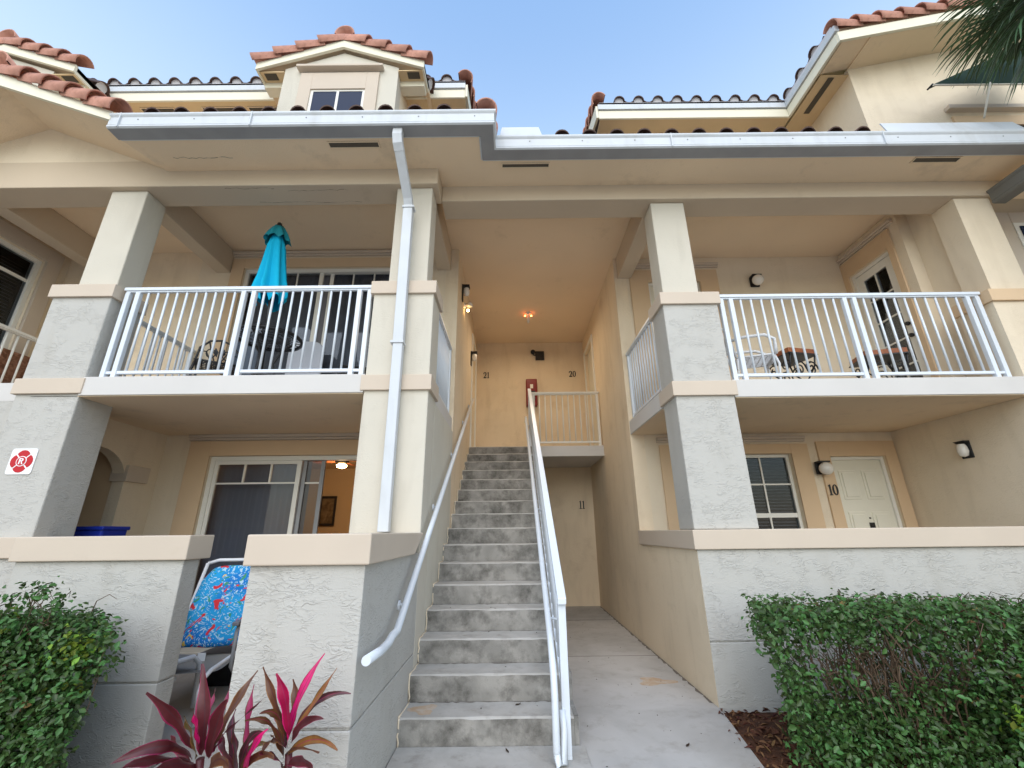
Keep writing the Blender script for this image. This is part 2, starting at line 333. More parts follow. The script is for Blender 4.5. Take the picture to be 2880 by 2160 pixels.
# pillars with their bands
def pillar(x0, x1, ux0, ux1, y, d, z0, m='stucco_white', bands=True):
    p = MB().box(x0, x1, y, y+d, z0, 4.0).build('pillar', m, B, bevel=.012)
    MB().box(ux0, ux1, y+.07, y+d-.03, 4.06, 5.47).build('shaft', 'stucco_warm', p, bevel=.012)
    for a, b in ((2.82, 2.985), (3.935, 4.09)):
        box('band', 'trim_peach', p, x0-.03, x1+.03, y-.03, y+d+.03, a, b, bevel=.006)
    box('band', 'trim_peach', p, ux0-.03, ux1+.03, y+.04, y+d, 4.0905, 4.125, bevel=.005)
    return p
pillar(-5.05, -4.40, -4.90, -4.46, 4.15, .40, 1.2)
pillar(-1.51, -.85, -1.385, -.95, 4.15, .40, 0, 'stucco_warm')
pillar(1.77, 2.41, 1.82, 2.25, 4.45, .40, 1.45)
pe = MB().box(5.62, 6.32, 4.45, 4.859, 0, 4.0).box(5.73, 6.19, 4.50, 4.80, 4.06, 5.47).build('pillar', 'stucco_cream', B)
for a, b in ((2.82, 2.985), (3.935, 4.09)): box('band', 'trim_ochre', pe, 5.59, 6.35, 4.42, 4.889, a, b, bevel=.006)

# balcony slabs
MB().box(-4.40, -1.51, 4.135, 5.999, 2.80, 3.0).box(-4.897, -4.4005, 4.582, 5.999, 2.80, 3.0).box(-1.5095, -.868, 4.582, 5.999, 2.805, 3.0).build('balcony_slab', 'slab_white', B, bevel=.006)
MB().box(2.41, 5.635, 4.435, 6.299, 2.8005, 3.0).box(1.755, 2.4095, 4.882, 6.299, 2.80, 3.0).build('balcony_slab', 'slab_white', B, bevel=.006)
MB().box(.452, 1.749, 8.2, 9.749, 2.80, 3.0).box(-.849, .4515, 8.51, 9.749, 2.82, 2.9985).build('landing_slab', 'slab_white', B, bevel=.006)
MB().box(-4.89, -1.52, 4.15, 5.995, 2.792, 2.7985).build('porch_ceiling', 'soffit', B)
MB().box(2.42, 5.615, 4.45, 6.295, 2.792, 2.7985).box(1.77, 2.4195, 4.9, 6.295, 2.792, 2.7985).build('porch_ceiling', 'soffit', B)
struct('porch_floor', MB().box(-5.05, -.86, 3.7, 6.0, -.09, -.012).box(-2.42, -1.52, 2.3, 3.7, -.09, -.013), 'concrete_walk')
struct('porch_floor', MB().box(1.92, 5.62, 4.57, 6.29, -.09, .012), 'concrete_walk')

# ceilings, beams, soffits
box('ceiling', 'ceiling', B, -8.6, -.95, 4.40, 6.3, 5.871, 5.95)
box('ceiling', 'ceiling', B, -.949, 6.2, 4.60, 9.9, 5.872, 5.95)
box('ceiling', 'ceiling', B, -6.9, -4.9, 6.301, 9.9, 5.872, 5.95)
box('beam', 'beam', B, -8.6, -.88, 4.15, 4.50, 5.471, 5.87, bevel=.01)
box('beam', 'beam', B, -.879, 7.4, 4.45, 4.80, 5.472, 5.869, bevel=.01)
box('beam', 'beam', B, -4.78, -4.55, 4.501, 5.999, 5.474, 5.868, bevel=.008)
box('beam', 'beam', B, -1.19, -.97, 4.501, 5.999, 5.474, 5.868, bevel=.008)
box('beam', 'beam', B, 1.80, 2.03, 4.801, 6.299, 5.474, 5.868, bevel=.008)
box('beam', 'beam', B, -6.75, -6.52, 4.501, 5.999, 5.474, 5.868, bevel=.008)
sof = MB().prism([(-4.41, 3.69), (-.33, 3.69), (-.33, 4.02), (7.4, 4.02), (7.4, 4.4495), (-.8795, 4.4495), (-.8795, 4.1495), (-4.22, 4.1495)], 'z', 5.70, 5.74).build('soffit', 'soffit', B)
def vent(x0, x1, y0, y1, z, par, slope=0):
    v = box('vent', 'vent_dark', par, x0, x1, y0, y1, z-.004, z+.002)
    MB().box(x0, x1, y0, y0+.012, z-.010, z).box(x0, x1, y1-.012, y1, z-.010, z).box(x0, x0+.012, y0+.012, y1-.012, z-.010, z).box(x1-.012, x1, y0+.012, y1-.012, z-.010, z).build('vent_frame', 'soffit', par)
for a in ((-2.09, -1.50, 3.745, 3.835), (-.10, .49, 4.075, 4.15), (4.93, 5.50, 4.05, 4.14)): vent(*a, 5.70, sof)
mat('crack_line', (.16, .12, .09), .95); rk = random.Random(4)
def crack(x0, x1, y, z, n=16):
    pts = [(x0+(x1-x0)*k/n, y+rk.uniform(-.012, .012), z) for k in range(n+1)]; mb = MB()
    for a, b in zip(pts, pts[1:]):
        w = rk.uniform(.0008, .0035); mb.add([(a[0], a[1]-w, z), (b[0], b[1]-w, z), (b[0], b[1]+w, z), (a[0], a[1]+w, z)], [(0, 1, 2, 3)])
    mb.build('crack', 'crack_line', B)
for a in ((-3.5, -2.9, 4.20, 5.4698), (-2.75, -2.0, 4.24, 5.4698), (-3.2, -1.9, 4.44, 5.4698), (-3.4, -2.3, 4.78, 5.8698), (-4.0, -3.3, 3.95, 5.6992)): crack(*a)
# ------------------------------------------------------------------ doors and windows of the building
def opening_frame(name, axis, c, u0, u1, z0, z1, w=.05, d=.07, sill=True, parent=None):
    mb = MB(); lo, hi = c, c+d
    def bx(a, b, e, f): mb.box(a, b, lo, hi, e, f) if axis == 'y' else mb.box(lo, hi, a, b, e, f)
    bx(u0, u0+w, z0, z1); bx(u1-w, u1, z0, z1); bx(u0+w, u1-w, z1-w, z1)
    if sill: bx(u0+w, u1-w, z0, z0+w)
    return mb.build(name, 'frame_white', parent or B, bevel=.003)
def bars(par, axis, c, verts, hors, d=.03, t=.022, m='frame_white'):
    for u, z0, z1 in verts: box('muntin', m, par, *((u-t/2, u+t/2, c, c+d, z0, z1) if axis == 'y' else (c, c+d, u-t/2, u+t/2, z0, z1)))
    for z, u0, u1 in hors: box('muntin', m, par, *((u0, u1, c+.003, c+d-.003, z-t/2, z+t/2) if axis == 'y' else (c+.003, c+d-.003, u0, u1, z-t/2, z+t/2)))
def pane(par, axis, c, u0, u1, z0, z1): return box('pane', 'glass', par, *((u0, u1, c, c+.006, z0, z1) if axis == 'y' else (c, c+.006, u0, u1, z0, z1)))
def surround(axis, c, u0, u1, z0, z1, w, top, proud=.03, m='trim_ochre', ledge=None, sgn=-1):
    """painted raised band round an opening, with a ledge over it"""
    a, b = (c-proud, c-.001) if sgn < 0 else (c+.001, c+proud)
    mb = MB()
    def bx(x, y, e, f, p=0):
        q0, q1 = (a-p, b) if sgn < 0 else (a, b+p)
        mb.box(x, y, q0, q1, e, f) if axis == 'y' else mb.box(q0, q1, x, y, e, f)
    bx(u0-w, u0, z0, top); bx(u1, u1+w, z0, top); bx(u0, u1, z1, top)
    o = mb.build('door_surround', m, B, bevel=.004)
    if ledge:
        l0, l1, lz = ledge; mb = MB(); bx(l0, l1, lz, lz+.045, .03); bx(l0, l1, lz-.035, lz-.001, .005)
        mb.build('ledge', 'trim_peach', B, bevel=.006)
    return o
def blinds(par, x0, x1, y, z0, z1, m, step=.085, vertical=True):
    if vertical:
        me = MB().add([(-.040, -.024, z0), (0, .006, z0), (.040, .024, z0), (.040, .024, z1), (0, .006, z1), (-.040, -.024, z1)], [(0, 1, 4, 5), (1, 2, 3, 4)]).mesh('blind_slat', m)
        k = int((x1-x0)/step)
        for i in range(k): obj('blind_slat', me, par, (x0+step*(i+.5), y+random.uniform(-.006, .006), 0))
    else:
        me = MB().add([(x0, y-.018, -.008), (x1, y-.018, -.008), (x1, y+.018, .008), (x0, y+.018, .008)], [(0, 1, 2, 3)]).mesh('blind_slat', m)
        z = z0
        while z < z1: obj('blind_slat', me, par, (0, 0, z)); z += step
# lower left sliding door, right leaf slid open
surround('y', 6.0, -4.23, -1.75, 0, 2.49, .30, 2.70, ledge=(-4.56, -1.55, 2.745))
d = opening_frame('sliding_door', 'y', 6.03, -4.229, -1.751, .03, 2.489, .06, .10)
MB().box(-4.17, -4.12, 6.05, 6.08, .09, 2.43).box(-3.02, -2.96, 6.05, 6.08, .09, 2.43).box(-4.12, -3.02, 6.05, 6.08, 2.38, 2.43).box(-4.12, -3.02, 6.05, 6.08, .09, .15).build('door_leaf', 'frame_white', d)
MB().box(-2.95, -2.90, 6.09, 6.12, .09, 2.43).box(-2.70, -2.645, 6.09, 6.12, .09, 2.43).build('door_leaf', 'gutter_bottom', d)
bars(d, 'y', 6.052, [(-3.75, 2.13, 2.38), (-3.38, 2.13, 2.38)], [(2.12, -4.12, -3.02)]); bars(d, 'y', 6.092, [], [(2.12, -2.90, -2.70)])
pane(d, 'y', 6.065, -4.12, -3.02, .15, 2.38); pane(d, 'y', 6.105, -2.90, -2.70, .09, 2.43)
blinds(d, -4.60, -2.86, 6.225, .06, 2.46, 'blind_dark')
# upper left sliding door
surround('y', 6.0, -4.33, -1.85, 3.0, 5.55, .20, 5.72, ledge=(-4.55, -1.65, 5.80))
d = opening_frame('sliding_door', 'y', 6.03, -4.329, -1.851, 3.03, 5.549, .06, .10)
MB().box(-3.12, -3.06, 6.05, 6.08, 3.09, 5.49).box(-2.96, -2.90, 6.09, 6.12, 3.09, 5.49).build('door_leaf', 'frame_white', d)
bars(d, 'y', 6.052, [(-3.86, 5.23, 5.49), (-3.48, 5.23, 5.49)], [(5.22, -4.27, -3.12)]); bars(d, 'y', 6.092, [(-2.58, 5.23, 5.49), (-2.24, 5.23, 5.49)], [(5.22, -2.90, -1.91)])
pane(d, 'y', 6.065, -4.27, -3.12, 3.09, 5.49); pane(d, 'y', 6.105, -2.90, -1.91, 3.09, 5.49)
blinds(d, -4.6, -1.80, 6.225, 3.06, 5.56, 'blind_dark')
# lower right window and door
surround('y', 6.3, 2.40, 4.07, .70, 2.49, .25, 2.63, ledge=(2.12, 4.30, 2.70))
w = opening_frame('window', 'y', 6.36, 2.401, 4.069, .951, 2.489, .045, .07)
MB().box(3.20, 3.26, 6.365, 6.42, 1.0, 2.444).box(2.446, 3.20, 6.37, 6.41, 1.60, 1.66).box(3.26, 4.024, 6.37, 6.41, 1.60, 1.66).build('sash', 'frame_white', w)
bars(w, 'y', 6.375, [(2.82, 1.66, 2.444), (3.64, 1.66, 2.444), (2.82, 1.0, 1.60), (3.64, 1.0, 1.60)], [(2.06, 2.446, 3.20), (2.06, 3.26, 4.024), (1.3, 2.446, 3.2), (1.3, 3.26, 4.024)])
pane(w, 'y', 6.388, 2.446, 3.20, 1.0, 2.444); pane(w, 'y', 6.388, 3.26, 4.024, 1.0, 2.444)
blinds(w, 2.44, 4.03, 6.44, 1.0, 2.44, 'blind_pale', .045, False)
surround('y', 6.3, 4.62, 5.43, 0, 2.44, .165, 2.66)
def panel_door(u0, u1, z0, z1, c, knob=True):
    d = opening_frame('door', 'y', c+.03, u0+.001, u1-.001, z0, z1-.001, .045, .09, False)
    lf = box('door_leaf', 'door_cream', d, u0+.046, u1-.046, c+.06, c+.10, z0+.01, z1-.047, bevel=.002)
    w = (u1-u0-.092); h = z1-z0
    for cx in (.27, .73):
        for a, b in ((.08, .36), (.42, .68), (.75, .92)):
            x = u0+.046+w*cx; mb = MB(); hw = w*.17
            mb.box(x-hw, x+hw, c+.050, c+.061, z0+h*a, z0+h*b); mb.box(x-hw+.035, x+hw-.035, c+.038, c+.051, z0+h*a+.035, z0+h*b-.035)
            mb.build('door_panel', 'door_cream', d, bevel=.004)
    if knob:
        MB().lathe([(0, -.06), (.026, -.055), (.03, -.035), (.012, -.02), (.028, -.004), (.028, 0)], (u0+.11, c+.06, z0+1.0), 12, 'y').build('knob', 'black_iron', d)
        MB().lathe([(0, -.02), (.026, -.018), (.028, 0)], (u0+.11, c+.06, z0+1.22), 12, 'y').build('lock', 'frame_white', d)
        MB().lathe([(0, -.012), (.011, -.012), (.011, 0)], ((u0+u1)/2, c+.06, z0+1.56), 10, 'y').build('peephole', 'vent_dark', d)
        box('knocker', 'black_iron', d, (u0+u1)/2-.028, (u0+u1)/2+.028, c+.035, c+.06, z0+1.42, z0+1.50)
    return d
panel_door(4.62, 5.43, .02, 2.44, 6.3)
panel_door(2.30, 3.18, 3.02, 5.40, 6.3)
surround('y', 6.3, 2.30, 3.18, 3.0, 5.40, .30, 5.62, ledge=(1.96, 3.52, 5.70))
# glazed door in the right end wall of the balcony
surround('x', 5.63, 5.42, 6.2, 3.0, 5.38, .10, 5.66, ledge=(5.22, 6.299, 5.73))
d = opening_frame('glazed_door', 'x', 5.66, 5.421, 6.199, 3.02, 5.379, .05, .08, False)
MB().box(5.68, 5.72, 5.472, 5.60, 3.03, 5.32).box(5.68, 5.72, 6.03, 6.148, 3.03, 5.32).box(5.68, 5.72, 5.60, 6.03, 5.2, 5.32).box(5.68, 5.72, 5.60, 6.03, 3.03, 3.28).build('door_leaf', 'frame_white', d)
bars(d, 'x', 5.685, [(5.815, 3.28, 5.2)], [(z, 5.60, 6.03) for z in (3.66, 4.04, 4.43, 4.81)])
pane(d, 'x', 5.70, 5.60, 6.03, 3.28, 5.2)
for z in (4.02, 4.2): MB().lathe([(0, -.05), (.028, -.045), (.03, -.02), (.02, 0)], (5.68, 5.535, z), 12, 'x').build('knob', 'black_iron', d)
# doors at the head of the stair, seen edge-on
for s, u0, u1, x in ((1, 8.45, 9.35, -.85), (-1, 8.55, 9.5, 1.75)):
    a, b = (x, x+.03) if s > 0 else (x-.03, x)
    mb = MB().box(a, b, u0-.07, u0, 3.0, 5.42).box(a, b, u1, u1+.07, 3.0, 5.42).box(a, b, u0-.07, u1+.07, 5.42, 5.49)
    d = mb.build('door', 'frame_white', B, bevel=.003); xx = x-.06*s
    box('door_leaf', 'door_cream', d, min(xx, xx-.04*s), max(xx, xx-.04*s), u0+.003, u1-.003, 3.01, 5.417)
    MB().lathe([(0, .06*s), (.03, .05*s), (.012, .02*s), (.028, 0)], (xx, u0+.1, 4.0), 12, 'x').build('knob', 'black_iron', d)
# window wall of the neighbouring balcony on the far left
d = opening_frame('sliding_door', 'x', -7.36, 4.051, 5.659, 3.02, 5.479, .06, .10)
bars(d, 'x', -7.33, [(4.86, 3.08, 5.42)], [(5.10, 4.11, 5.60)], t=.05); pane(d, 'x', -7.31, 4.11, 5.60, 3.08, 5.42)
me = MB().add([(-7.45, 4.1, -.008), (-7.45, 5.62, -.008), (-7.48, 5.62, .012), (-7.48, 4.1, .012)], [(0, 1, 2, 3)]).mesh('blind_slat', 'blind_dark')
for i in range(44): obj('blind_slat', me, d, (0, 0, 3.2+.05*i))
MB().box(-7.215, -7.17, 5.66, 5.86, 3.0, 5.7).box(-7.215, -7.17, 3.85, 5.6595, 5.48, 5.7).build('door_surround', 'trim_peach', B, bevel=.006)
# rooms behind the glass
def room(x0, x1, y0, y1, z0, z1, m):
    mb = MB().box(x0, x1, y0, y1, z0, z1); mb.f = [f for i, f in enumerate(mb.f) if i != 2]; mb.sm = mb.sm[:5]
    return mb.build('room', m, B)
room(-4.88, -1.06, 6.17, 9.4, .0, 2.78, 'room_wall'); room(-4.88, -1.06, 6.17, 8.5, 3.0, 5.86, 'room_dark')
room(1.96, 5.62, 6.47, 8.4, .0, 2.78, 'room_dark'); room(1.96, 5.62, 6.47, 8.4, 3.0, 5.86, 'room_dark')
mb = MB().box(5.81, 7.3, 4.9, 6.6, 3.0, 5.86); mb.f = [f for i, f in enumerate(mb.f) if i != 5]; mb.sm = mb.sm[:5]; mb.build('room', 'room_dark', B)
mb = MB().box(-8.6, -7.39, 3.7, 6.0, 3.0, 5.86); mb.f = [f for i, f in enumerate(mb.f) if i != 3]; mb.sm = mb.sm[:5]; mb.build('room', 'room_dark', B)

# ------------------------------------------------------------------ roofs
def s_tile(mortar=False):
    out = []; t = .015; top = []
    for i in range(9):
        a = math.pi*(1-i/8); top.append((.092*math.cos(a), .085*math.sin(a)))
    top += [(.135, -.022), (.19, -.024), (.238, 0)]
    prof = top+[(x*.985+.002, z-t) for x, z in reversed(top)]
    mb = MB(); k = len(prof)
    vs = [(x, 0, z+.03) for x, z in prof]+[(x, .43, z) for x, z in prof]
    fs = [(i, (i+1) % k, (i+1) % k+k, i+k) for i in range(k)]
    n = len(top)
    for i in range(n-1): fs += [(i, i+1, k-2-i, k-1-i), (k+i, k+k-1-i, k+k-2-i, k+i+1)]
    mb.add(vs, fs, False); nf = len(mb.f)
    if mortar: mb.add([(.076*math.cos(math.pi*i/10), .035, .028+.070*math.sin(math.pi*i/10)) for i in range(11)]+[(-.076, .035, -.03), (.076, .035, -.03)], [tuple(range(11))+(11, 12)])
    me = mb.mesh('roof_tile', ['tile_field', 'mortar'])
    if mortar: me.polygons[len(me.polygons)-1].material_index = 1
    return me
TILE = s_tile(); TILE_M = s_tile(True)
def barrel(r0=.132, r1=.108, L=.42):
    mb = MB(); vs = []; n = 10
    for y, r, dz in ((0, r0, .03), (L, r1, -.018)):
        for rr in (r, r-.016):
            for i in range(n+1):
                a = math.pi*i/n; vs.append((rr*math.cos(a), y, rr*math.sin(a)*1.05+dz))
    q = n+1; fs = []
    for i in range(n):
        fs += [(i, i+1, 2*q+i+1, 2*q+i), (q+i+1, q+i, 3*q+i, 3*q+i+1), (i+1, i, q+i, q+i+1), (2*q+i, 2*q+i+1, 3*q+i+1, 3*q+i)]
    return mb.add(vs, fs, True).mesh('rake_tile', 'tile_rake')
BARREL = barrel()
def eave_tiles(par, a, b, slope, n_course=2, pitch=.33, up=None, mortar=True):
    """S-tiles along the eave a->b (horizontal); up = horizontal direction of the climb"""
    a, b = Vector(a), Vector(b); u = (b-a).normalized(); up = Vector(up); s = Vector((up.x, up.y, slope)).normalized(); nrm = u.cross(s).normalized()
    if nrm.z < 0: nrm = -nrm
    xx = s.cross(nrm)                          # right-handed frame
    for c in range(n_course):
        for i in range(int((b-a).length/pitch)):
            p = a+u*(pitch*(i+.5))+s*(.34*c)+nrm*(.012+random.uniform(0, .006))
            obj('roof_tile', TILE_M if mortar and c == 0 else TILE, par, mw=frame_mat(p, xx*1.0, s, nrm))
def rake_tiles(par, a, b, exposure=.345, lift=.02, out=(0, -1, 0)):
    """barrel tiles climbing a gable edge from a up to b"""
    a, b = Vector(a), Vector(b); s = (b-a).normalized(); side = s.cross(Vector((0, 0, 1))).normalized(); nrm = (side.cross(s)*.80+Vector(out)*.60).normalized(); side = s.cross(nrm)
    k = max(1, round((b-a).length/exposure)); e = (b-a).length/k
    for i in range(k):
        mw = frame_mat(a+s*(e*i)+nrm*(lift+random.uniform(0, .008)), side, s, nrm)
        obj('rake_tile', BARREL, par, mw=mw @ Matrix.Diagonal((1, e/.345, 1, 1)) @ Matrix.Rotation(random.uniform(-.02, .02), 4, 'Z'))
def deck(name, pts, th=.09, m='stucco_cream', par=None):
    """sloping slab: four corner points of the top, thickness downwards"""
    vs = [tuple(p) for p in pts]+[(p[0], p[1], p[2]-th) for p in pts]
    return MB().add(vs, [(0, 1, 2, 3), (7, 6, 5, 4), (0, 4, 5, 1), (1, 5, 6, 2), (2, 6, 7, 3), (3, 7, 4, 0)]).build(name, m, par or B)
SL = .36
# lower roof over the left balcony, over the passage and the right balcony
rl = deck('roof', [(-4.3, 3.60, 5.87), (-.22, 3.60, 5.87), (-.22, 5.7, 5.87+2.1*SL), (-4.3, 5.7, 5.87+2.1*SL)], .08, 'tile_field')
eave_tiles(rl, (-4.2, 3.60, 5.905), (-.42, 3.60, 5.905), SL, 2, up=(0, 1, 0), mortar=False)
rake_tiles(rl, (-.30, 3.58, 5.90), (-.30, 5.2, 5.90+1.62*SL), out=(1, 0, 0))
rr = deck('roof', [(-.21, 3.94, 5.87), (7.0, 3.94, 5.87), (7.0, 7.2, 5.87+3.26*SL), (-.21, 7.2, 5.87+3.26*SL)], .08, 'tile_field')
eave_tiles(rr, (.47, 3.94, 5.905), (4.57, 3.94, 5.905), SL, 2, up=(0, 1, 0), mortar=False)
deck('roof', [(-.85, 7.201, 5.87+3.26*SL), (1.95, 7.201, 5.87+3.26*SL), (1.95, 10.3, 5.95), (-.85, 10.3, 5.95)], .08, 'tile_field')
# gable over the far left balcony
gz, gx, ghw, gs = 6.53, -5.92, 1.51, .42
for s in (1, -1):
    e = gx+s*ghw
    deck('roof', [(gx, 3.56, gz), (e, 3.56, gz-gs*ghw), (e, 3.699, gz-gs*ghw), (gx, 3.699, gz)], .10, 'soffit'); e2 = gx+s*1.71
    deck('roof', [(gx, 3.70, gz), (e2, 3.70, gz-gs*1.71), (e2, 4.42, gz-gs*1.71), (gx, 4.42, gz)], .10, 'soffit')
    fp = [(gx, gz+.02), (e, gz-gs*ghw+.02), (e, gz-gs*ghw-.10), (gx, gz-.15)]
    fb = MB().prism(fp, 'y', 3.52, 3.559).build('fascia', 'fascia_cream', B)
    g_roof = fb
    rake_tiles(fb, (e+s*.02, 3.60, gz-gs*ghw+.035), (gx+s*.06, 3.60, gz+.035))
obj('ridge_tile', BARREL, fb, mw=frame_mat((gx, 3.44, gz+.06), (1.25, 0, 0), (0, 1, 0), (0, 0, 1.25)))
MB().prism([(gx-1.72, 5.741), (gx+1.72, 5.741), (gx+.02, gz-.095), (gx-.02, gz-.095)], 'y', 4.16, 4.3).build('gable_wall', 'stucco_cream', B)
vg = MB().add([(gx-.35, 3.62, gz-.104-.147), (gx-.62, 3.62, gz-.104-.26), (gx-.62, 3.74, gz-.104-.26), (gx-.35, 3.74, gz-.104-.147)], [(0, 1, 2, 3)]).build('vent', 'vent_dark', B)
# upper storey walls
wallpart('wall', 'stucco_cream', 'y', 5.45, 5.6, -9.5, -1.1, 6.0, 8.05)
wallpart('wall', 'stucco_cream', 'x', -1.1, -.95, 5.45, 9.5, 6.0, 8.6)
wallpart('wall', 'stucco_cream', 'y', 5.85, 6.0, 1.9, 5.21, 6.0, 8.05)
wallpart('wall', 'stucco_cream', 'x', 1.75, 1.9, 5.85, 9.5, 6.0, 8.6)
def upper_eave(x0, x1, y, z=8.02):
    so = box('soffit', 'soffit_amber', B, x0+.02, x1-.0, y+.031, y+.47, z+.004, z+.03)
    f = box('fascia', 'fascia_cream', B, x0, x1, y, y+.03, z, z+.17)
    box('drip_edge', 'gutter_white', f, x0-.01, x1, y-.025, y+.03, z+.185, z+.29)
    rf = deck('roof', [(x0, y-.02, z+.33), (x1, y-.02, z+.33), (x1, y+3.6, z+.33+3.6*SL), (x0, y+3.6, z+.33+3.6*SL)], .045, 'tile_field')
    box('bird_stop', 'mortar', f, x0+.02, x1, y-.020, y+.03, z+.2905, z+.335)
    return so, f, rf
so, f, rfl = upper_eave(-9.5, -.70, 5.0)
for x in (-5.0, -4.25, -6.0): vent(x, x+.55, 5.12, 5.22, 8.022, so)
eave_tiles(rfl, (-6.9, 4.985, 8.345), (-3.6, 4.985, 8.345), SL, 2, up=(0, 1, 0)); eave_tiles(rfl, (-1.5, 4.985, 8.345), (-.80, 4.985, 8.345), SL, 2, up=(0, 1, 0))
rake_tiles(rfl, (-.74, 4.97, 8.36), (-.74, 7.0, 8.36+2.03*SL), out=(1, 0, 0)); deck('fascia', [(-.705, 5.0, 8.30), (-.665, 5.0, 8.30), (-.665, 8.5, 8.30+3.5*SL), (-.705, 8.5, 8.30+3.5*SL)], .26, 'fascia_cream')
so, f, rfr = upper_eave(1.52, 4.75, 5.40)
eave_tiles(rfr, (1.72, 5.385, 8.345), (4.75, 5.385, 8.345), SL, 2, up=(0, 1, 0))
rake_tiles(rfr, (1.57, 5.37, 8.36), (1.60, 7.2, 8.36+1.83*SL), out=(-1, 0, 0)); deck('fascia', [(1.475, 5.4, 8.30), (1.515, 5.4, 8.30), (1.515, 8.5, 8.30+3.1*SL), (1.475, 8.5, 8.30+3.1*SL)], .26, 'fascia_cream')
# right block: gable projecting towards the street
GS = .235
def gz_(x, z): return z+GS*(x-4.75)
wb = MB().prism([(5.22, 6.0), (9.5, 6.0), (9.5, gz_(9.5, 8.0)), (5.22, gz_(5.22, 8.03))], 'y', 4.71, 4.85).build('wall', 'stucco_cream', B)
wallpart('wall', 'stucco_cream', 'x', 5.22, 5.36, 4.851, 6.0, 6.0, 8.10)
so = MB().add([(4.79, 4.71, 8.024), (5.2195, 4.71, 8.024), (5.2195, 5.87, 8.024), (4.79, 5.87, 8.024)], [(0, 1, 2, 3)]).build('soffit', 'soffit_amber', B)
box('vent', 'vent_dark', so, 4.93, 5.02, 4.75, 5.35, 8.015, 8.022)
deck('roof', [(4.76, 4.245, gz_(4.76, 8.30)), (9.6, 4.245, gz_(9.6, 8.30)), (9.6, 8.5, gz_(9.6, 8.30)), (4.76, 8.5, gz_(4.76, 8.30))], .10, 'soffit')
deck('soffit', [(5.22, 4.25, gz_(5.22, 8.04)), (9.5, 4.25, gz_(9.5, 8.04)), (9.5, 4.709, gz_(9.5, 8.04)), (5.22, 4.709, gz_(5.22, 8.04))], .02, 'soffit')
deck('soffit', [(4.78, 4.25, gz_(4.78, 8.032)), (5.2195, 4.25, gz_(5.2195, 8.04)), (5.2195, 4.709, gz_(5.2195, 8.04)), (4.78, 4.709, gz_(4.78, 8.032))], .004, 'soffit')
fr = MB().prism([(4.72, gz_(4.72, 8.02)), (9.6, gz_(9.6, 8.02)), (9.6, gz_(9.6, 8.19)), (4.72, gz_(4.72, 8.19))], 'y', 4.205, 4.245).build('fascia', 'fascia_cream', B)
rake_tiles(fr, (4.70, 4.29, gz_(4.70, 8.275)), (8.15, 4.29, gz_(8.15, 8.275)))
fs_ = MB().box(4.715, 4.755, 4.246, 5.395, 8.02, 8.19).build('fascia', 'fascia_cream', B)
box('drip_edge', 'gutter_white', fs_, 4.69, 4.755, 4.20, 5.37, 8.205, 8.31)
box('bird_stop', 'mortar', fs_, 4.692, 4.75, 4.25, 5.37, 8.3105, 8.355)
eave_tiles(fs_, (4.70, 5.45, 8.345), (4.70, 4.28, 8.345), GS, 2, up=(1, 0, 0))
# window under the awning on the right block
box('ledge', 'trim_peach', wb, 6.42, 8.0, 4.63, 4.709, 7.22, 7.29, bevel=.005)
MB().box(6.47, 6.72, 4.68, 4.709, 6.2, 7.12).box(6.72, 8.0, 4.68, 4.709, 6.95, 7.12).build('window_surround', 'trim_ochre', wb)
box('pane', 'room_dark', wb, 6.72, 8.0, 4.70, 4.7095, 6.2, 6.95)
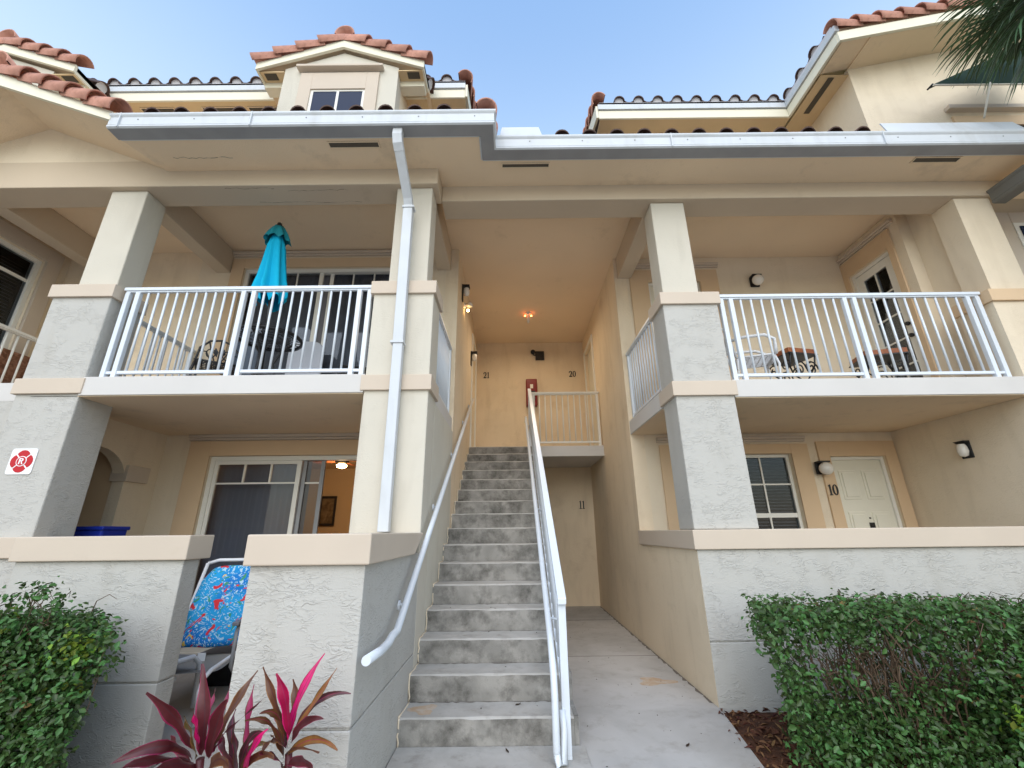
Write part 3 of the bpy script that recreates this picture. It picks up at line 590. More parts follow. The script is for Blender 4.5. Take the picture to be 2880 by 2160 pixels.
# dormers
def dormer(cx, dz=0):
    pk, hw, sl, yf = 8.55+dz, 1.245, .385, 4.50
    wl_ = MB().prism([(cx-.85, 6.1), (cx+.85, 6.1), (cx+.85, pk-.16-sl*.85), (cx, pk-.16), (cx-.85, pk-.16-sl*.85)], 'y', 4.56, 4.75).build('dormer', 'stucco_warm', B)
    MB().box(cx-.85, cx-.72, 4.7505, 5.5, 6.1, pk-.48).box(cx+.72, cx+.85, 4.7505, 5.5, 6.1, pk-.48).build('cheek', 'stucco_cream', wl_)
    for s in (1, -1):
        e = cx+s*hw
        rf = deck('dormer_roof', [(cx, yf+.02, pk), (e, yf+.02, pk-sl*hw), (e, 6.6, pk-sl*hw), (cx, 6.6, pk)], .07, 'soffit', wl_)
        MB().prism([(cx, pk+.02), (e, pk-sl*hw+.02), (e, pk-sl*hw-.115), (cx, pk-.135)], 'y', yf-.02, yf+.019).build('fascia', 'fascia_cream', wl_)
        MB().box(min(e, e-s*.03), max(e, e-s*.03), yf+.02, 4.87, pk-sl*hw-.12, pk-sl*hw+.0).build('fascia', 'fascia_cream', wl_)
        a, b = sorted((cx+s*.851, e-s*.031)); box('eave_soffit', 'soffit_amber', wl_, a, b, 4.54, 4.70, pk-sl*hw-.10, pk-sl*hw-.085); box('eave_return', 'fascia_cream', wl_, a, b, 4.701, 4.86, pk-sl*hw-.20, pk-sl*hw-.08)
        va, vb = sorted((cx+s*.98, cx+s*1.16)); box('vent', 'vent_dark', wl_, va, vb, 4.56, 4.66, pk-sl*hw-.106, pk-sl*hw-.101)
        rake_tiles(wl_, (e+s*.05, yf+.06, pk-sl*hw+.03), (cx+s*.04, yf+.06, pk+.045))
        up = Vector((-s, 0, 0)); p0 = Vector((e+s*.04, yf+.2, pk-sl*hw+.02)); p1 = Vector((e+s*.04, yf+1.55, pk-sl*hw+.02))
        eave_tiles(wl_, p0, p1, sl, 1, up=up)
    obj('ridge_tile', BARREL, wl_, mw=frame_mat((cx, yf-.05, pk+.085), (1.15, 0, 0), (0, 1, 0), (0, 0, 1.25))); obj('ridge_tile', BARREL, wl_, mw=frame_mat((cx, yf+.28, pk+.10), (1.15, 0, 0), (0, 1, 0), (0, 0, 1.15)))
    x0, x1, zt = cx-.40, cx+.40, 7.60+dz
    MB().box(x0-.18, x0, 4.525, 4.559, 6.3, 7.93+dz).box(x1, x1+.18, 4.525, 4.559, 6.3, 7.93+dz).box(x0, x1, 4.525, 4.559, zt, 7.93+dz).build('window_surround', 'trim_peach', wl_, bevel=.004)
    box('ledge', 'trim_peach', wl_, x0-.24, x1+.24, 4.46, 4.559, 7.985+dz, 8.03+dz, bevel=.008)
    MB().box(x0, x0+.04, 4.545, 4.558, 6.9, zt).box(x1-.04, x1, 4.545, 4.558, 6.9, zt).box(x0+.04, x1-.04, 4.545, 4.558, zt-.03, zt).box(cx-.018, cx+.018, 4.545, 4.558, 6.9, zt-.03).build('window_frame', 'frame_white', wl_)
    for a, b in ((x0+.04, cx-.018), (cx+.018, x1-.04)): box('pane', 'pane_blue', wl_, a, b, 4.552, 4.557, 6.9, zt-.03)
mat('pane_blue', (.012, .022, .055), .2, spec=.1)
dormer(-2.50); dormer(-7.68)
# neighbour at the far right edge
wallpart('wall', 'stucco_cream', 'y', 4.81, 4.95, 6.0, 9.0, 0, 5.95)
w = MB().box(6.74, 7.9, 4.77, 4.809, 4.0, 5.30).build('window', 'frame_white', B); box('pane', 'pane_blue', w, 6.80, 7.84, 4.76, 4.7695, 4.06, 5.24)
MB().box(6.56, 6.74, 4.775, 4.809, 3.8, 5.50).box(6.74, 7.9, 4.775, 4.809, 5.30, 5.50).build('window_surround', 'trim_peach', B, bevel=.02)

# ------------------------------------------------------------------ gutters and downpipe
G = thing('rain_gutter', 'white metal gutter running along the eaves, stepping back over the passage', 'gutter')
prof = [(.165, 0), (.018, 0), (0, .012), (0, .030), (.012, .038), (.006, .045), (.006, .150), (-.006, .165), (-.012, .176), (-.012, .195), (.004, .198), (.004, .186), (.016, .150), (.016, .012), (.165, .012)]
def gutter_run(pts, zb, name='gutter_run'):
    pts = [Vector((*p, 0)) for p in pts]; k = len(pts); mb = MB(); q = len(prof); vs = []
    for i, p in enumerate(pts):
        d0 = (p-pts[i-1]).normalized() if i else None; d1 = (pts[i+1]-p).normalized() if i < k-1 else None
        n0 = Vector((-d0.y, d0.x, 0)) if d0 else None; n1 = Vector((-d1.y, d1.x, 0)) if d1 else None
        n = n0 if n1 is None else n1 if n0 is None else n0+n1
        for a, z in prof: vs.append(p+n*a+Vector((0, 0, zb+z)))
    fs = [(i*q+j, i*q+(j+1) % q, (i+1)*q+(j+1) % q, (i+1)*q+j) for i in range(k-1) for j in range(q)]+[tuple(range(q-1, -1, -1)), tuple((k-1)*q+j for j in range(q))]
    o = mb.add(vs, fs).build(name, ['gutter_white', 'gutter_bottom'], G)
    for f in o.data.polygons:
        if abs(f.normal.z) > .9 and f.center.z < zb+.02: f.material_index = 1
    return o
gutter_run([(-4.42, 3.52), (-.16, 3.52), (-.16, 3.855), (6.75, 3.855)], 5.685)
MB().box(-4.40, -.35, 3.684, 3.70, 5.69, 5.86).box(-.345, -.329, 3.70, 4.02, 5.69, 5.86).box(-.32, 6.7, 4.018, 4.034, 5.69, 5.86).build('fascia_board', 'gutter_white', G)
for a, b, sl_ in ((-.12, .40, 0), (4.52, 6.22, 0)):
    MB().add([(a, 3.875, 5.875), (b, 3.875, 5.875), (b-.04, 3.965, 6.145), (a+.03, 3.965, 6.145), (a, 3.885, 5.87), (b, 3.885, 5.87), (b-.04, 3.975, 6.14), (a+.03, 3.975, 6.14)],
             [(0, 1, 2, 3), (7, 6, 5, 4), (0, 4, 5, 1), (1, 5, 6, 2), (2, 6, 7, 3), (3, 7, 4, 0)]).build('splash_guard', 'gutter_white', G)
sd_ = gutter_run([(6.13, 4.44), (6.13, 2.6)], 5.33, 'side_gutter'); sd_.data.materials[0] = M['gutter_dark']; sd_.data.materials[1] = M['gutter_dark']
MB().box(6.29, 7.6, 2.6, 4.44, 5.40, 5.47).build('side_eave', 'soffit', G)
for x, y in ((-2.85, 3.52), (1.9, 3.855), (4.4, 3.855), (-4.30, 3.52)): MB().box(x, x+.012, y-.0145, y+.02, 5.684, 5.884).build('seam', 'gutter_white', G)
for x in np.arange(-4.1, 6.6, .62):
    y = 3.52 if x < -.3 else 3.855
    if not -.35 < x < .0: MB().lathe([(0, -.004), (.007, -.003), (.008, 0)], (float(x), y+.004, 5.80), 8, 'y').build('screw', 'gutter_bottom', G)
D = thing('downspout', 'white square downspout bolted down the front of the middle pillar', 'downspout')
def sq_pipe(mb, pts, w, d):
    pts = [Vector(p) for p in pts]; o = []
    for i, p in enumerate(pts):
        t = (pts[min(i+1, len(pts)-1)]-pts[max(i-1, 0)]).normalized(); x = Vector((1, 0, 0)); x = (x-t*x.dot(t)).normalized(); y = t.cross(x)
        o.append([p+x*(a*w/2)+y*(b*d/2) for a, b in ((-1, -1), (1, -1), (1, 1), (-1, 1))])
    vs = [v for r in o for v in r]; n = len(pts)
    mb.add(vs, [(i*4+j, i*4+(j+1) % 4, i*4+4+(j+1) % 4, i*4+4+j) for i in range(n-1) for j in range(4)]+[(3, 2, 1, 0), tuple((n-1)*4+j for j in range(4))]); return mb
sq_pipe(MB(), [(-1.235, 3.61, 5.69), (-1.235, 3.60, 5.60), (-1.23, 3.625, 5.52), (-1.222, 3.68, 5.46)], .105, .085).build('elbow', 'gutter_white', D, bevel=.008)
sq_pipe(MB(), [(-1.222, 3.672, 5.468), (-1.185, 4.02, 5.13), (-1.183, 4.065, 5.06), (-1.183, 4.07, 4.98)], .10, .08).build('elbow', 'gutter_white', D, bevel=.006)
sq_pipe(MB(), [(-1.183, 4.07, 5.0), (-1.17, 4.07, 3.30)], .108, .088).build('pipe', 'gutter_white', D, bevel=.008)
sq_pipe(MB(), [(-1.17, 4.07, 3.32), (-1.165, 4.07, 1.458)], .10, .08).build('pipe', 'gutter_white', D, bevel=.008)
for z in (5.02, 3.31): box('strap', 'gutter_white', D, -1.245, -1.11, 4.018, 4.118, z-.012, z+.012)

# ------------------------------------------------------------------ patio walls
def patio_wall(label, body, cap):
    t = thing('patio_wall', label, 'wall', group='stucco patio walls'); body.build('wall_body', ['stucco_white'], t, bevel=.012); cap.build('cap', 'trim_peach', t, bevel=.008); return t
def joint(mb, axis, *a): return mb
pw = patio_wall('low white stucco wall with peach cap below the pillar with the red sign', MB().box(-3.72, -2.46, 3.45, 3.62, -.2, .485).box(-3.72, -2.46, 3.45, 3.62, .497, 1.275).box(-3.712, -2.468, 3.458, 3.612, .485, .497).box(-3.72, -3.55, 3.621, 4.6, -.2, 1.274),
           MB().prism([(-3.75, 3.42), (-2.43, 3.42), (-2.43, 3.70), (-3.53, 3.70), (-3.53, 4.6), (-3.75, 4.6)], 'z', 1.275, 1.45))
pw2 = patio_wall('short wall stub behind the left hedge, joining the left pillar', MB().box(-7.0, -3.721, 4.10, 4.26, -.2, 1.27), MB().box(-7.0, -3.751, 4.07, 4.29, 1.27, 1.449))
pm = patio_wall('narrow white stucco wall with peach cap standing beside the stair foot', MB().box(-1.51, -.85, 2.66, 4.149, -.2, .49).box(-1.51, -.85, 2.66, 4.149, .502, 1.28).box(-1.502, -.858, 2.668, 4.149, .49, .502),
           MB().prism([(2.63, 1.28), (3.83, 1.28), (4.148, 1.45), (2.63, 1.45)], 'x', -1.54, -.82))
pr = patio_wall('long white stucco wall with peach cap behind the right hedge', MB().box(1.75, 7.4, 4.40, 4.56, -.2, .49).box(1.75, 7.4, 4.40, 4.56, .502, 1.27).box(1.758, 7.4, 4.408, 4.552, .49, .502),
           MB().prism([(1.72, 4.37), (7.4, 4.37), (7.4, 4.59), (1.94, 4.59), (1.94, 6.299), (1.72, 6.299)], 'z', 1.27, 1.449))
MB().box(1.7475, 1.7495, 4.403, 4.5605, -.1, 1.2685).box(1.7475, 1.91, 4.561, 6.299, -.1, 1.269).build('side_wall', 'stucco_peach', pr, bevel=.006)

# ------------------------------------------------------------------ stair
ST = thing('staircase', 'straight stained concrete stair climbing to the upper landing', 'staircase')
RISE, RUN, Y0 = .1875, .30, 3.71
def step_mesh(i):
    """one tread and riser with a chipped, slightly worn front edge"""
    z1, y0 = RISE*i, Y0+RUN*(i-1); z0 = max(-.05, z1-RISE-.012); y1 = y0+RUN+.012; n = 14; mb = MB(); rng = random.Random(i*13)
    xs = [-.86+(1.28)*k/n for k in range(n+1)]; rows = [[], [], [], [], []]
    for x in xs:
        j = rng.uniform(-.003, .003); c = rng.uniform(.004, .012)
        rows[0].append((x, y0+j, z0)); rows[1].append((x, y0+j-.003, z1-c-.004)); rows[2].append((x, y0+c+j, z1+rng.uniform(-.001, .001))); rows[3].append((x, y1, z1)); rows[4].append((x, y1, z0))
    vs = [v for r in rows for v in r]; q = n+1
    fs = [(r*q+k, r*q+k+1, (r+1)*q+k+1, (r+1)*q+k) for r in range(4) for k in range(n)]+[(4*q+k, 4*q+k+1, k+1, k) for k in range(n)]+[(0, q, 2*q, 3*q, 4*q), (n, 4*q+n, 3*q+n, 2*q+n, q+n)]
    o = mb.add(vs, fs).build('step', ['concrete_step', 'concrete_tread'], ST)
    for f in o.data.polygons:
        if f.normal.z > .35: f.material_index = 1  # upward faces paler: worn treads, plus light from above put into the colour
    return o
rg_ = random.Random(77)
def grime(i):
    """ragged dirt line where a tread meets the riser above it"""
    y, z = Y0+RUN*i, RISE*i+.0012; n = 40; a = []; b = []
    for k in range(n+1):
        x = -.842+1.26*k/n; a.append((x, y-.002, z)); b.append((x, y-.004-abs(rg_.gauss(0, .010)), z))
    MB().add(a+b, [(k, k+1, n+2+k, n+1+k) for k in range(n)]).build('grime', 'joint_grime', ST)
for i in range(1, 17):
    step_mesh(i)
    if i < 16: grime(i)
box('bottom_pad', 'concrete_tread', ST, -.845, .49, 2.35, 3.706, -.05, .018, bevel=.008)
saw = [(Y0, -.05)]
for i in range(1, 17): saw += [(Y0+RUN*(i-1)-.004, RISE*(i-1)+(-.05 if i == 1 else .004)), (Y0+RUN*(i-1)-.004, RISE*i+.003)]
saw += [(Y0+RUN*15+.02, RISE*16-.003), (Y0+RUN*15+.02, -.05)]
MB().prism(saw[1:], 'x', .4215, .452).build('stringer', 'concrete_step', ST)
# thin ragged paint line where the stucco meets the treads
rg = MB(); rr_ = random.Random(5)
for i in range(1, 17):
    y, z = Y0+RUN*(i-1), RISE*i
    for a, b in (((y, z-RISE), (y, z)), ((y, z), (y+RUN, z))):
        pts = [(-.842+rr_.uniform(-.004, .006), a[0]+(b[0]-a[0])*t+rr_.uniform(-.005, .005), a[1]+(b[1]-a[1])*t+rr_.uniform(-.004, .006)) for t in (0, .2, .4, .6, .8, 1)]
        rg.tube(pts, .007, 4)
rg.build('plaster_edge', 'stucco_cream', ST)

# ------------------------------------------------------------------ railings
def railing(label, p0, p1, z, panels, h=1.07, post=.05, n_pick=10, double=True, m='rail_white', ends=(True, True)):
    """metal railing from p0 to p1 (x, y): posts, flat top rail, bottom rail and round-headed pickets"""
    t = thing('railing', label, 'railing', (p0[0], p0[1], z), math.atan2(p1[1]-p0[1], p1[0]-p0[0]), 'white balcony railings')
    L = math.hypot(p1[0]-p0[0], p1[1]-p0[1])
    MB().box(-.02, L+.02, -.03, .03, h-.012, h+.028).box(-.0, L, -.019, .019, h-.030, h-.013).build('top_rail', m, t, bevel=.006)
    pm_ = MB().box(-post/2, post/2, -post/2, post/2, 0, h-.031).mesh('post', m)
    pk = MB().tube([(0, 0, .095), (0, 0, h-.033)], .0125, 8).mesh('picket', m)
    seg = L/panels; gap = .115 if double else 0; q = []
    for i in range(panels):
        a = seg*i+(post/2 if i == 0 else gap/2); b = seg*(i+1)-(post/2 if i == panels-1 else gap/2)
        q += [a, b] if (i or ends[0]) else [b]
        aa, bb = a, b
        if double and i == 0: q.append(a+gap); aa = a+gap
        if double and i == panels-1: q.append(b-gap); bb = b-gap
        MB().box(aa+post/2, bb-post/2, -.017, .017, .062, .096).build('bottom_rail', m, t, bevel=.004)
        for k in range(n_pick): obj('picket', pk, t, (aa+(bb-aa)*(k+1)/(n_pick+1), 0, 0))
        if double:
            for u, v in ((a, aa), (bb, b)):
                if v-u > .06: MB().box(u+post/2, v-post/2, -.014, .014, .064, .092).build('bottom_rail', m, t)
    bp_ = MB().box(-post*.85, post*.85, -post*.85, post*.85, .0005, .008).mesh('base_plate', m)
    for x in sorted(set(q)): obj('base_plate', bp_, t, (x, 0, 0))
    for x in sorted(set(q)): obj('post', pm_, t, (x, 0, 0)).modifiers.new('bevel', 'BEVEL').width = .004
    return t
railing('white railing across the front of the balcony with the blue umbrella', (-4.33, 4.24), (-1.56, 4.24), 3.0, 2)
railing('white railing across the front of the right balcony', (2.47, 4.53), (5.56, 4.53), 3.0, 2)
railing('short white railing facing the stair at the side of the umbrella balcony', (-.93, 4.62), (-.93, 5.97), 3.0, 1, n_pick=11, double=False)
railing('short white railing facing the stair at the side of the right balcony', (1.83, 4.92), (1.83, 6.27), 3.0, 1, n_pick=11, double=False)
railing('grey-white railing at the far left end of the umbrella balcony', (-4.82, 4.63), (-4.82, 5.97), 3.0, 1, n_pick=10, double=False)
railing('cream railing on the landing beside the number 20 and over number 11', (.40, 8.25), (1.72, 8.25), 3.0, 1, n_pick=10, double=False, m='frame_white')
railing('railing at the left edge of the picture in front of the wicker seat', (-6.70, 4.25), (-6.70, 5.95), 3.0, 1, n_pick=12, double=False, m='frame_white')

# guard rail of the stair with its grab rail, and the wall handrail
t = thing('stair_guard', 'white sloping guard rail on the open side of the stair', 'handrail')
ya, yb, za, zb = 3.52, 8.22, .955, 4.10; sl = (zb-za)/(yb-ya); gx_ = .345
def sloped(mb, x0, x1, y0, y1, z0, h): mb.prism([(y0, z0), (y1, z0+sl*(y1-y0)), (y1, z0+sl*(y1-y0)+h), (y0, z0+h)], 'x', x0, x1); return mb
sloped(MB(), gx_-.032, gx_+.032, ya-.06, yb, za-.01, .045).build('top_rail', 'rail_white', t, bevel=.006)
sloped(MB(), gx_-.018, gx_+.018, ya, yb, .27, .04).build('bottom_rail', 'rail_white', t)
MB().box(gx_-.028, gx_+.028, ya-.03, ya+.03, .018, za-.012).build('post', 'rail_white', t, bevel=.004)
MB().box(gx_-.028, gx_+.028, yb-.03, yb+.03, 3.0, zb+.06).build('post', 'rail_white', t, bevel=.004)
pk = MB().tube([(0, 0, 0), (0, 0, .66)], .0125, 8).mesh('picket', 'rail_white')
for k in range(40):
    y = ya+.1+k*.115
    if y < yb-.05: obj('picket', pk, t, (gx_, y, .305+sl*(y-ya)))
x = .262; hz = lambda y: .70+.626*(y-3.6)
MB().tube([(x, 3.40, .06), (x, 3.38, .12), (x, 3.385, .42), (x, 3.43, .53), (x, 3.60, hz(3.60)), (x, 4.6, hz(4.6)), (x, 6.4, hz(6.4)), (x, 8.05, hz(8.05)), (x, 8.14, 3.56), (x, 8.16, 3.45)], .024, 12).build('grab_rail', 'rail_white', t)
MB().tube([(x, 3.385, .10), (x+.01, 3.37, .045), (x+.05, 3.40, .035), (x+.06, 3.46, .2), (x+.055, 3.49, .30)], .022, 10).build('grab_rail_foot', 'rail_white', t)
for y in (3.85, 5.3, 6.7, 7.9): MB().tube([(x, y, hz(y)-.02), (x+.01, y, hz(y)-.06), (gx_, y, hz(y)-.07)], .010, 6).build('bracket', 'rail_white', t)
t = thing('wall_handrail', 'round white handrail fixed to the stucco wall left of the stair', 'handrail')
x = -.775; hz = lambda y: .815+.627*(y-3.16)
MB().tube([(x, 2.58, .822), (x, 2.85, .806), (x, 3.00, .812), (x, 3.09, .835), (x, 3.2, hz(3.2)), (x, 4.5, hz(4.5)), (x, 6.5, hz(6.5)), (x, 8.12, hz(8.12))], .025, 14).build('pipe', 'rail_white', t)
for y in (3.5, 4.7, 5.9, 7.1, 7.95):
    MB().tube([(x, y, hz(y)-.02), (x, y, hz(y)-.065), (-.848, y, hz(y)-.075)], .009, 6).lathe([(0, .0), (.035, 0), (.035, .012), (0, .012)], (-.8495, y, hz(y)-.08), 12, 'x').build('bracket', 'rail_white', t)

# ------------------------------------------------------------------ lamps, numbers, signs
def wall_lamp(label, loc, rz, kind='globe', lit=False):
    """local -Y points away from the wall"""
    t = thing('wall_lamp', label, 'lamp', loc, rz, 'outdoor wall lamps')
    if kind == 'wedge': t.scale = (.75, .75, .75)
    if kind == 'globe':
        box('back_plate', 'black_plastic', t, -.075, .075, -.03, 0, -.09, .09, bevel=.01)
        MB().box(-.075, .075, -.13, -.03, .068, .09).lathe([(.03, -.06), (.045, -.05), (.05, -.03)], (0, 0, 0), 12, 'y').build('hood', 'black_plastic', t)
        MB().lathe([(.04, -.055), (.078, -.075), (.092, -.115), (.080, -.16), (.045, -.188), (0, -.197)], (0, 0, -.02), 18, 'y').build('shade', 'globe', t)
    elif kind == 'wedge':
        MB().prism([(-.11, .13), (0, .13), (0, -.15), (-.03, -.15), (-.03, .085)], 'x', -.095, .095).build('back_plate', 'black_plastic', t, bevel=.006)
        MB().lathe([(.05, .08), (.07, .03), (.075, -.04), (.055, -.11), (0, -.13)], (0, -.075, 0), 16).build('shade', 'globe', t)
    else:
        box('back_plate', 'black_plastic', t, -.05, .05, -.02, 0, -.15, .15)
        MB().prism([(-.13, .14), (-.02, .14), (-.02, .09), (-.13, .11)], 'x', -.06, .06).build('hood', 'black_plastic', t)
        MB().lathe([(.045, .09), (.055, .03), (.045, -.04), (0, -.06)], (0, -.075, 0), 14).build('shade', 'globe', t)
    return t
wall_lamp('round globe lamp on a black plate left of the number 10', (4.43, 6.269, 2.27), 0)
wall_lamp('round globe lamp on a black plate on the right balcony back wall', (4.09, 6.299, 5.37), 0)
wall_lamp('black wedge lamp with frosted glass on the porch side wall', (5.629, 5.32, 2.36), -math.pi/2, 'wedge')
wall_lamp('black hooded lamp high on the left wall of the stairwell', (-.849, 6.55, 5.38), math.pi/2, 'jar')
wall_lamp('black lamp on the left stairwell wall above the number 21', (-.849, 8.25, 4.85), math.pi/2, 'jar')
t = thing('security_light', 'small pale security light with a glowing bulb on the left stairwell wall', 'lamp', (-.849, 6.9, 5.33), math.pi/2)
MB().lathe([(0, -.02), (.05, -.02), (.05, 0)], n=14, axis='y').build('back_plate', 'globe', t)
MB().tube([(0, -.02, 0), (0, -.06, .01)], .012).lathe([(.02, .05), (.05, .02), (.055, -.04), (.0, -.04)], (0, -.10, .02), 14).build('lamp_head', 'globe', t)
MB().lathe([(0, .02), (.02, .01), (.022, -.02), (0, -.035)], (0, -.07, -.09), 10).build('bulb', 'bulb_warm', t)
t = thing('ceiling_lamp', 'small orange glowing lamp hanging from the stairwell ceiling', 'lamp', (.36, 8.2, 5.871))
MB().lathe([(0, 0), (.07, 0), (.06, -.03), (.02, -.045), (.02, -.09)], n=16).build('canopy', 'frame_white', t)
MB().lathe([(.02, -.09), (.035, -.12), (.035, -.19), (.02, -.24), (0, -.25)], n=14).build('glass_jar', 'globe', t)
for s in (-1, 1): MB().lathe([(0, .018), (.02, .008), (.022, -.012), (0, -.02)], (s*.065, 0, -.065), 10).build('bulb', 'bulb_orange', t)
lp = bpy.data.objects.new('lamp_light', bpy.data.lights.new('lamp_light', 'AREA')); COL.objects.link(lp); lp.parent = t; lp.location = (0, 0, -.262)
lp.data.shape = 'DISK'; lp.data.size = .12; lp.data.energy = 8; lp.data.color = (1, .80, .56)
t = thing('emergency_light', 'dark twin-head emergency light on the stairwell back wall', 'lamp', (.63, 9.749, 5.5))
box('case', 'black_plastic', t, -.05, .16, -.07, 0, -.10, .12, bevel=.01)
for s in (-.11,): MB().lathe([(0, -.10), (.05, -.10), (.06, -.07), (.05, -.02), (0, -.01)], (s, 0, .10), 14, 'y').tube([(s, -.03, .04), (0, -.03, .0)], .012, 6).build('lamp_head', 'black_plastic', t)
t = thing('extinguisher_cabinet', 'dark red fire extinguisher cabinet on the stairwell back wall', 'cabinet', (.46, 9.749, 4.55))
box('case', 'cabinet_red', t, -.13, .13, -.17, 0, -.34, .32, bevel=.02)
box('label_plate', 'frame_white', t, -.035, .035, -.174, -.1705, .08, .18); box('window', 'black_plastic', t, -.08, .08, -.174, -.1705, -.22, .02)
# numbers: solid serif figures
def digit(ch, par, x, h, m='black_iron'):
    d = .010; w = h*.5; mb = MB()
    if ch == '0':
        n = 24; vs = []
        for y in (0, -d):
            for a, b, in ((w*.52, h*.5), (w*.24, h*.43)):
                vs += [(a*math.cos(2*math.pi*i/n), y, b*math.sin(2*math.pi*i/n)) for i in range(n)]
        fs = []
        for i in range(n):
            j = (i+1) % n; fs += [(2*n+i, 2*n+j, 3*n+j, 3*n+i), (i, n+i, n+j, j), (i, j, 2*n+j, 2*n+i), (n+j, n+i, 3*n+i, 3*n+j)]
        mb.add(vs, fs)
    elif ch == '1':
        p = [(-.28, -.5), (.28, -.5), (.28, -.44), (.14, -.41), (.14, .5), (.06, .5), (-.26, .38), (-.26, .32), (-.10, .35), (-.10, -.41), (-.28, -.44)]
        mb.prism([(a*w*1.1, b*h) for a, b in p], 'y', -d, 0)
    else:
        c = [(-.42, .22), (-.30, .40), (0, .48), (.30, .38), (.36, .18), (.22, -.04), (-.08, -.26), (-.36, -.42)]
        wd = [.05, .07, .07, .12, .13, .11, .07, .05]; L_, R_ = [], []
        for i, (a, b) in enumerate(c):
            q0, q1 = c[max(i-1, 0)], c[min(i+1, len(c)-1)]; tx, tz = (q1[0]-q0[0])*w, (q1[1]-q0[1])*h; k = math.hypot(tx, tz); nx, nz = -tz/k, tx/k; r = wd[i]*h*.62
            L_.append((a*w+nx*r, b*h+nz*r)); R_.append((a*w-nx*r, b*h-nz*r))
        vs = [(p[0], y, p[1]) for y in (0, -d) for p in L_+R_]; k = len(c); fs = []
        for i in range(k-1): fs += [(i, i+1, k+i+1, k+i), (2*k+i, 3*k+i, 3*k+i+1, 2*k+i+1), (i, 2*k+i, 2*k+i+1, i+1), (k+i, k+i+1, 3*k+i+1, 3*k+i)]
        fs += [(0, k, 3*k, 2*k), (k-1, 3*k-1, 4*k-1, 2*k-1)]
        mb.add(vs, fs); mb.prism([(-.46*w, -.5*h), (.44*w, -.5*h), (.50*w, -.26*h), (.43*w, -.26*h), (.36*w, -.36*h), (-.40*w, -.36*h)], 'y', -d-.001, .0)
        mb.lathe([(0, -d), (.07*h, -d), (.07*h, 0)], (-.36*w, 0, .24*h), 10, 'y')
    mb.build('digit', m, par, (x, 0, 0))
def number(txt, loc, h, label):
    t = thing('house_number', label, 'number', loc); w = h*.5
    xs = {'21': (-w*.55, w*.5), '20': (-w*.6, w*.62), '11': (-w*.38, w*.38), '10': (-w*.5, w*.45)}[txt]
    for c, x in zip(txt, xs): digit(c, t, x, h)
number('21', (-.61, 9.747, 5.03), .15, 'black figures 21 on the left of the stairwell back wall')
number('20', (1.46, 9.747, 5.04), .15, 'black figures 20 on the right of the stairwell back wall')
number('11', (1.50, 9.747, 1.99), .17, 'black figures 11 on the wall under the landing')
number('10', (4.535, 6.268, 1.965), .15, 'black figures 10 beside the ground floor door')
# fire-service sign
t = thing('fire_sign', 'white square sign with red Maltese cross and letter R on the left pillar', 'sign', (-4.735, 4.147, 2.14)); t.scale = (.80, 1, .80)
n = 8; s_ = .155; cr = .03; pl = []
for cx, cz, a0 in ((1, 1, 0), (-1, 1, 90), (-1, -1, 180), (1, -1, 270)): pl += [((s_-cr)*cx+cr*math.cos(R(a0+90*i/4)), (s_-cr)*cz+cr*math.sin(R(a0+90*i/4))) for i in range(5)]
MB().prism(pl, 'y', -.004, 0).build('plate', 'sign_white', t)
cross = MB()
for k in range(4):
    a = math.pi/2*k; pts = [(.030, .018), (.088, .076), (.112, .058), (.130, .03), (.134, 0), (.130, -.03), (.112, -.058), (.088, -.076), (.030, -.018)]
    cross.prism([(x*math.cos(a)-z*math.sin(a), x*math.sin(a)+z*math.cos(a)) for x, z in pts], 'y', -.0065-.0002*k, -.0041)
cross.build('cross', 'sign_red', t)
disc = lambda r, y0, y1: MB().prism([(r*math.cos(2*math.pi*i/28), r*math.sin(2*math.pi*i/28)) for i in range(28)], 'y', y0, y1)
disc(.062, -.0088, -.0042).build('ring', 'sign_white', t); disc(.053, -.0098, -.0043).build('disc', 'sign_red', t)
lr = MB().prism([(-.030, -.042), (-.013, -.042), (-.013, .042), (-.030, .042)], 'y', -.0115, -.0044)
bow = [(-.0129, .042), (.012, .042), (.027, .034), (.031, .02), (.027, .006), (.012, -.002), (-.0129, -.002)]; inn = [(-.0129, .028), (.008, .028), (.014, .02), (.008, .012), (-.0129, .012)]
lr.prism(bow[:4]+[(.014, .02), (.008, .028), (-.0129, .028)], 'y', -.0115, -.0044).prism([(-.0129, .012), (.008, .012), (.014, .0199), (.031, .0199), (.027, .006), (.012, -.002), (-.0129, -.002)], 'y', -.0114, -.0044).prism([(.0, -.0021), (.014, -.0021), (.034, -.042), (.015, -.042)], 'y', -.0113, -.0044)
lr.v = [(a*.85, b, c*.85) for a, b, c in lr.v]; lr.build('letter', 'sign_white', t)

# ------------------------------------------------------------------ balcony furniture, left
t = thing('parasol', 'closed turquoise umbrella standing through the round iron table', 'umbrella', (-2.98, 4.80, 3.0)); t.rotation_euler = (0, R(-3.5), 0)
MB().tube([(0, 0, .02), (0, 0, 2.36)], .019, 12).build('pole', 'black_iron', t)
MB().lathe([(0, .0), (.22, 0), (.22, .04), (.05, .07), (.03, .16), (0, .16)], n=20).build('base', 'black_iron', t)
n = 64; rows = [(2.30, .035, 0), (2.22, .085, .02), (2.05, .125, .16), (1.8, .15, .22), (1.55, .18, .26), (1.34, .21, .30), (1.24, .20, .34)]; mb = MB(); vs = []
for z, r, am in rows:
    for i in range(n):
        a = 2*math.pi*i/n; f = 1+am*math.sin(8*a+.6*math.sin(3*a)+z)*.8+am*.35*math.sin(3*a+2*z); dz = .05*math.sin(8*a+1.2)+.04*math.sin(3*a) if z < 1.4 else 0
        vs.append((r*.88*f*math.cos(a)*(.92), r*.88*f*math.sin(a), z+dz))
